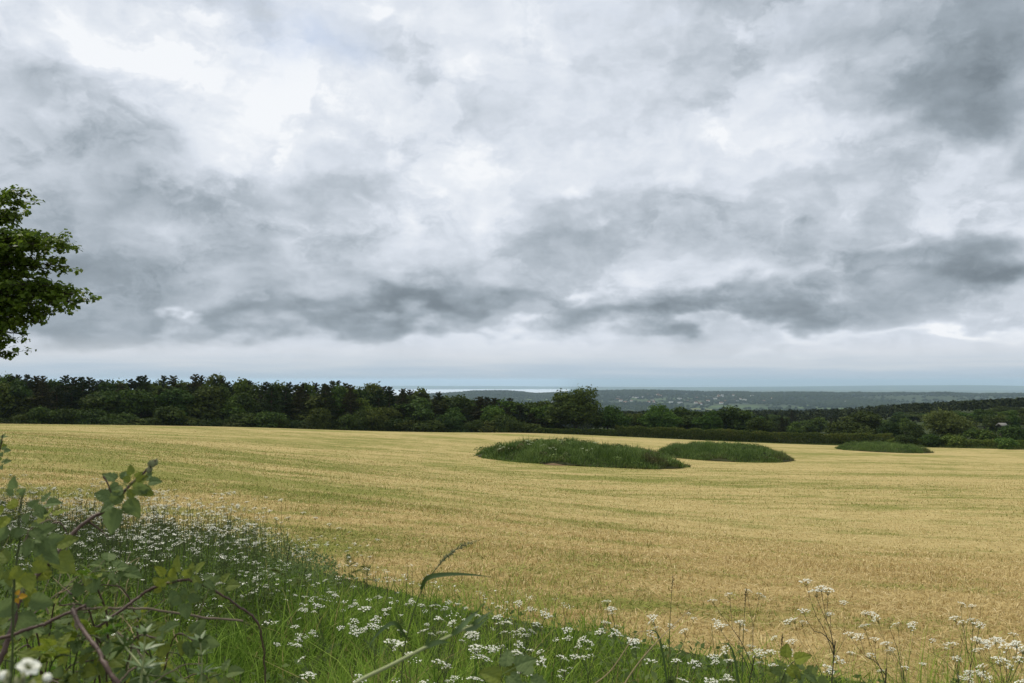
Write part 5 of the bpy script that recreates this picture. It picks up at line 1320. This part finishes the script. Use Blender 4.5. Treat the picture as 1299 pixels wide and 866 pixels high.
# ------------------------------------------------------------------ hawthorn reaching in at the left
def near_tree():
    r = np.random.default_rng(91); bx, by = -8.6, 10.2; z0 = gz(bx, by); org = np.array([bx, by, z0])
    tr = MB(); top = np.array([bx + 0.3, by + .1, 1.2])
    tr.tube(smooth_path([org - [0, 0, .3], org + [0.1, 0, 1.4], top - [0.1, 0, 1.0], top, top + [0, 0, 1.6]], 14) - org, np.linspace(0.17, 0.05, 14), 9)
    C, N, T, S = [], [], [], []
    def spray(tip, start, n, spread, flat=0.45):
        """a twig carrying clusters of leaves towards its tip"""
        mid = (start + tip) / 2 + np.array([0, 0, 0.10]) + r.normal(size=3) * 0.05
        P = smooth_path([start, mid, tip], 12); tr.tube(P - org, np.linspace(0.018, 0.0035, 12), 4, cap=False)
        nc = max(4, n // 12)
        for k in range(nc):
            f = r.uniform(0.25, 1.03); i = min(11, int(f * 11)); c = P[i] + r.normal(size=3) * np.array([1, 1, flat]) * spread * (1.15 - 0.6 * f)
            tr.tube(np.array([P[i], c]) - org, [0.003, 0.0015], 3, cap=False)
            m = 12; d = rand_dirs(m, r)
            C.append(c + d * np.array([0.075, 0.075, 0.05]) * r.uniform(0.3, 1, (m, 1))); N.append(unit(d * 0.4 + np.array([0, -0.1, 0.7]) + 0.5 * r.normal(size=(m, 3)))); T.append(np.clip(r.beta(2, 2, m) + 0.12 * r.normal(), 0, 1)); S.append(r.uniform(0.020, 0.034, m))
    tips = [(44, 243, 9.6), (36, 256, 9.6), (30, 272, 9.7), (16, 282, 9.7), (2, 262, 9.9), (58, 299, 9.5), (82, 300, 9.4), (104, 306, 9.3), (92, 316, 9.5), (66, 312, 9.7), (104, 338, 9.5), (84, 342, 9.6), (58, 330, 9.8),
            (90, 364, 9.4), (121, 381, 9.3), (106, 380, 9.4), (86, 380, 9.6), (74, 398, 9.6), (66, 408, 9.5), (52, 388, 9.8), (34, 392, 9.8), (38, 424, 9.7), (28, 408, 9.8), (12, 430, 9.9), (16, 448, 9.9), (6, 452, 9.9), (2, 420, 10), (98, 372, 9.5), (112, 372, 9.4), (60, 370, 9.8), (40, 350, 9.7), (30, 320, 9.8), (10, 345, 9.9), (20, 375, 9.8)]
    for px, py, d in tips:
        px = px * 0.90 - 5
        t = at(px, py, d); s = np.array([bx + 0.4 + 0.25 * (t[0] - bx), by + 0.5 * (t[1] - by), 0.15 + 0.72 * t[2]]); s = s * 0.5 + t * 0.5 + np.array([-0.35, 0.1, 0.0])
        spray(t, s, 620, 0.17, 0.45)
    for k in range(240):                                        # the rest of the crown, mostly outside the frame
        d = rand_dirs(1, r)[0]; t = np.array([bx, by, 1.25]) + d * np.array([2.55, 2.4, 2.1]) * r.uniform(0.45, 1.0) ** 0.5
        px = 650 + FPX * t[0] / t[1]
        pyy = HORIZON - FPX * t[2] / t[1]
        lim = np.interp(pyy, [150, 235, 262, 290, 305, 330, 385, 400, 430, 455, 470], [-60, -10, 5, 22, 70, 72, 78, 50, 12, -8, -40])
        if px > lim: continue
        if t[2] < -0.5: continue
        s = np.array([bx, by, 1.0]) + (t - np.array([bx, by, 1.0])) * 0.35
        spray(t, s, 300, 0.20)
    C, N, T, S = (np.concatenate(q) for q in (C, N, T, S))
    for k in range(9):
        a = r.uniform(0, 6.28); e2 = np.array([bx + 1.5 * math.cos(a), by + 1.5 * math.sin(a), r.uniform(0.6, 2.4)]); s = np.array([bx + .1, by, r.uniform(-0.2, 1.2)])
        tr.tube(smooth_path([s, (s + e2) / 2 + [0, 0, .15], e2], 7) - org, np.linspace(0.06, 0.02, 7), 6)
    V, F = leaf_quads(C - org, N, S, r, 0.75); m = MB(); m.put(V, F, T)
    e = empty('hawthorn_tree', org); tag(e, 'near dark leafy hawthorn tree reaching in with layered boughs against the clouds', 'tree')
    link('crown', m.build('crown', MAT_NEAR), e); link('trunk', tr.build('trunk', MAT_BARK, True), e)
near_tree()
cane([(-40, 640, 2.2), (-15, 600, 2.2), (-2, 575, 2.2), (4, 552, 2.2)], (0.004, 0.0015), 'dark leafy hedge twig just showing at the picture edge above the flower bank', 899, thorns=False, mat=MAT_BARK, name='hedge_twig', leaves=[(2, 556, .5, 0.4), (4, 572, .5, 0.2), (0, 566, .5, 0.2), (4, 588, .6, 0.5), (-6, 584, .6, 2.5)], leaf_scale=0.9)
# ------------------------------------------------------------------ the air
def haze():
    x, y0, y1, z0, z1 = 72000.0, -2500.0, 43000.0, -214.0, 45.0
    V = np.array([(-x, y0, z0), (x, y0, z0), (x, y1, z0), (-x, y1, z0), (-x, y0, z1), (x, y0, z1), (x, y1, z1), (-x, y1, z1)], float)
    F = np.array([(3, 2, 1, 0), (4, 5, 6, 7), (0, 1, 5, 4), (1, 2, 6, 5), (2, 3, 7, 6), (3, 0, 4, 7)])
    m = bpy.data.materials.new('air'); m.use_nodes = True; t = NT(m.node_tree); t.n.clear()
    pv = t.node('ShaderNodeVolumePrincipled'); pv.inputs['Color'].default_value = (0.62, 0.81, 0.98, 1); pv.inputs['Density'].default_value = HAZE; pv.inputs['Anisotropy'].default_value = 0.1
    o = t.node('ShaderNodeOutputMaterial'); t.l.new(pv.outputs[0], o.inputs['Volume'])
    tag(link('haze', mesh_from('haze', V, [F], mats=[m])), kind='stuff')
HAZE = 5.2e-5
haze()
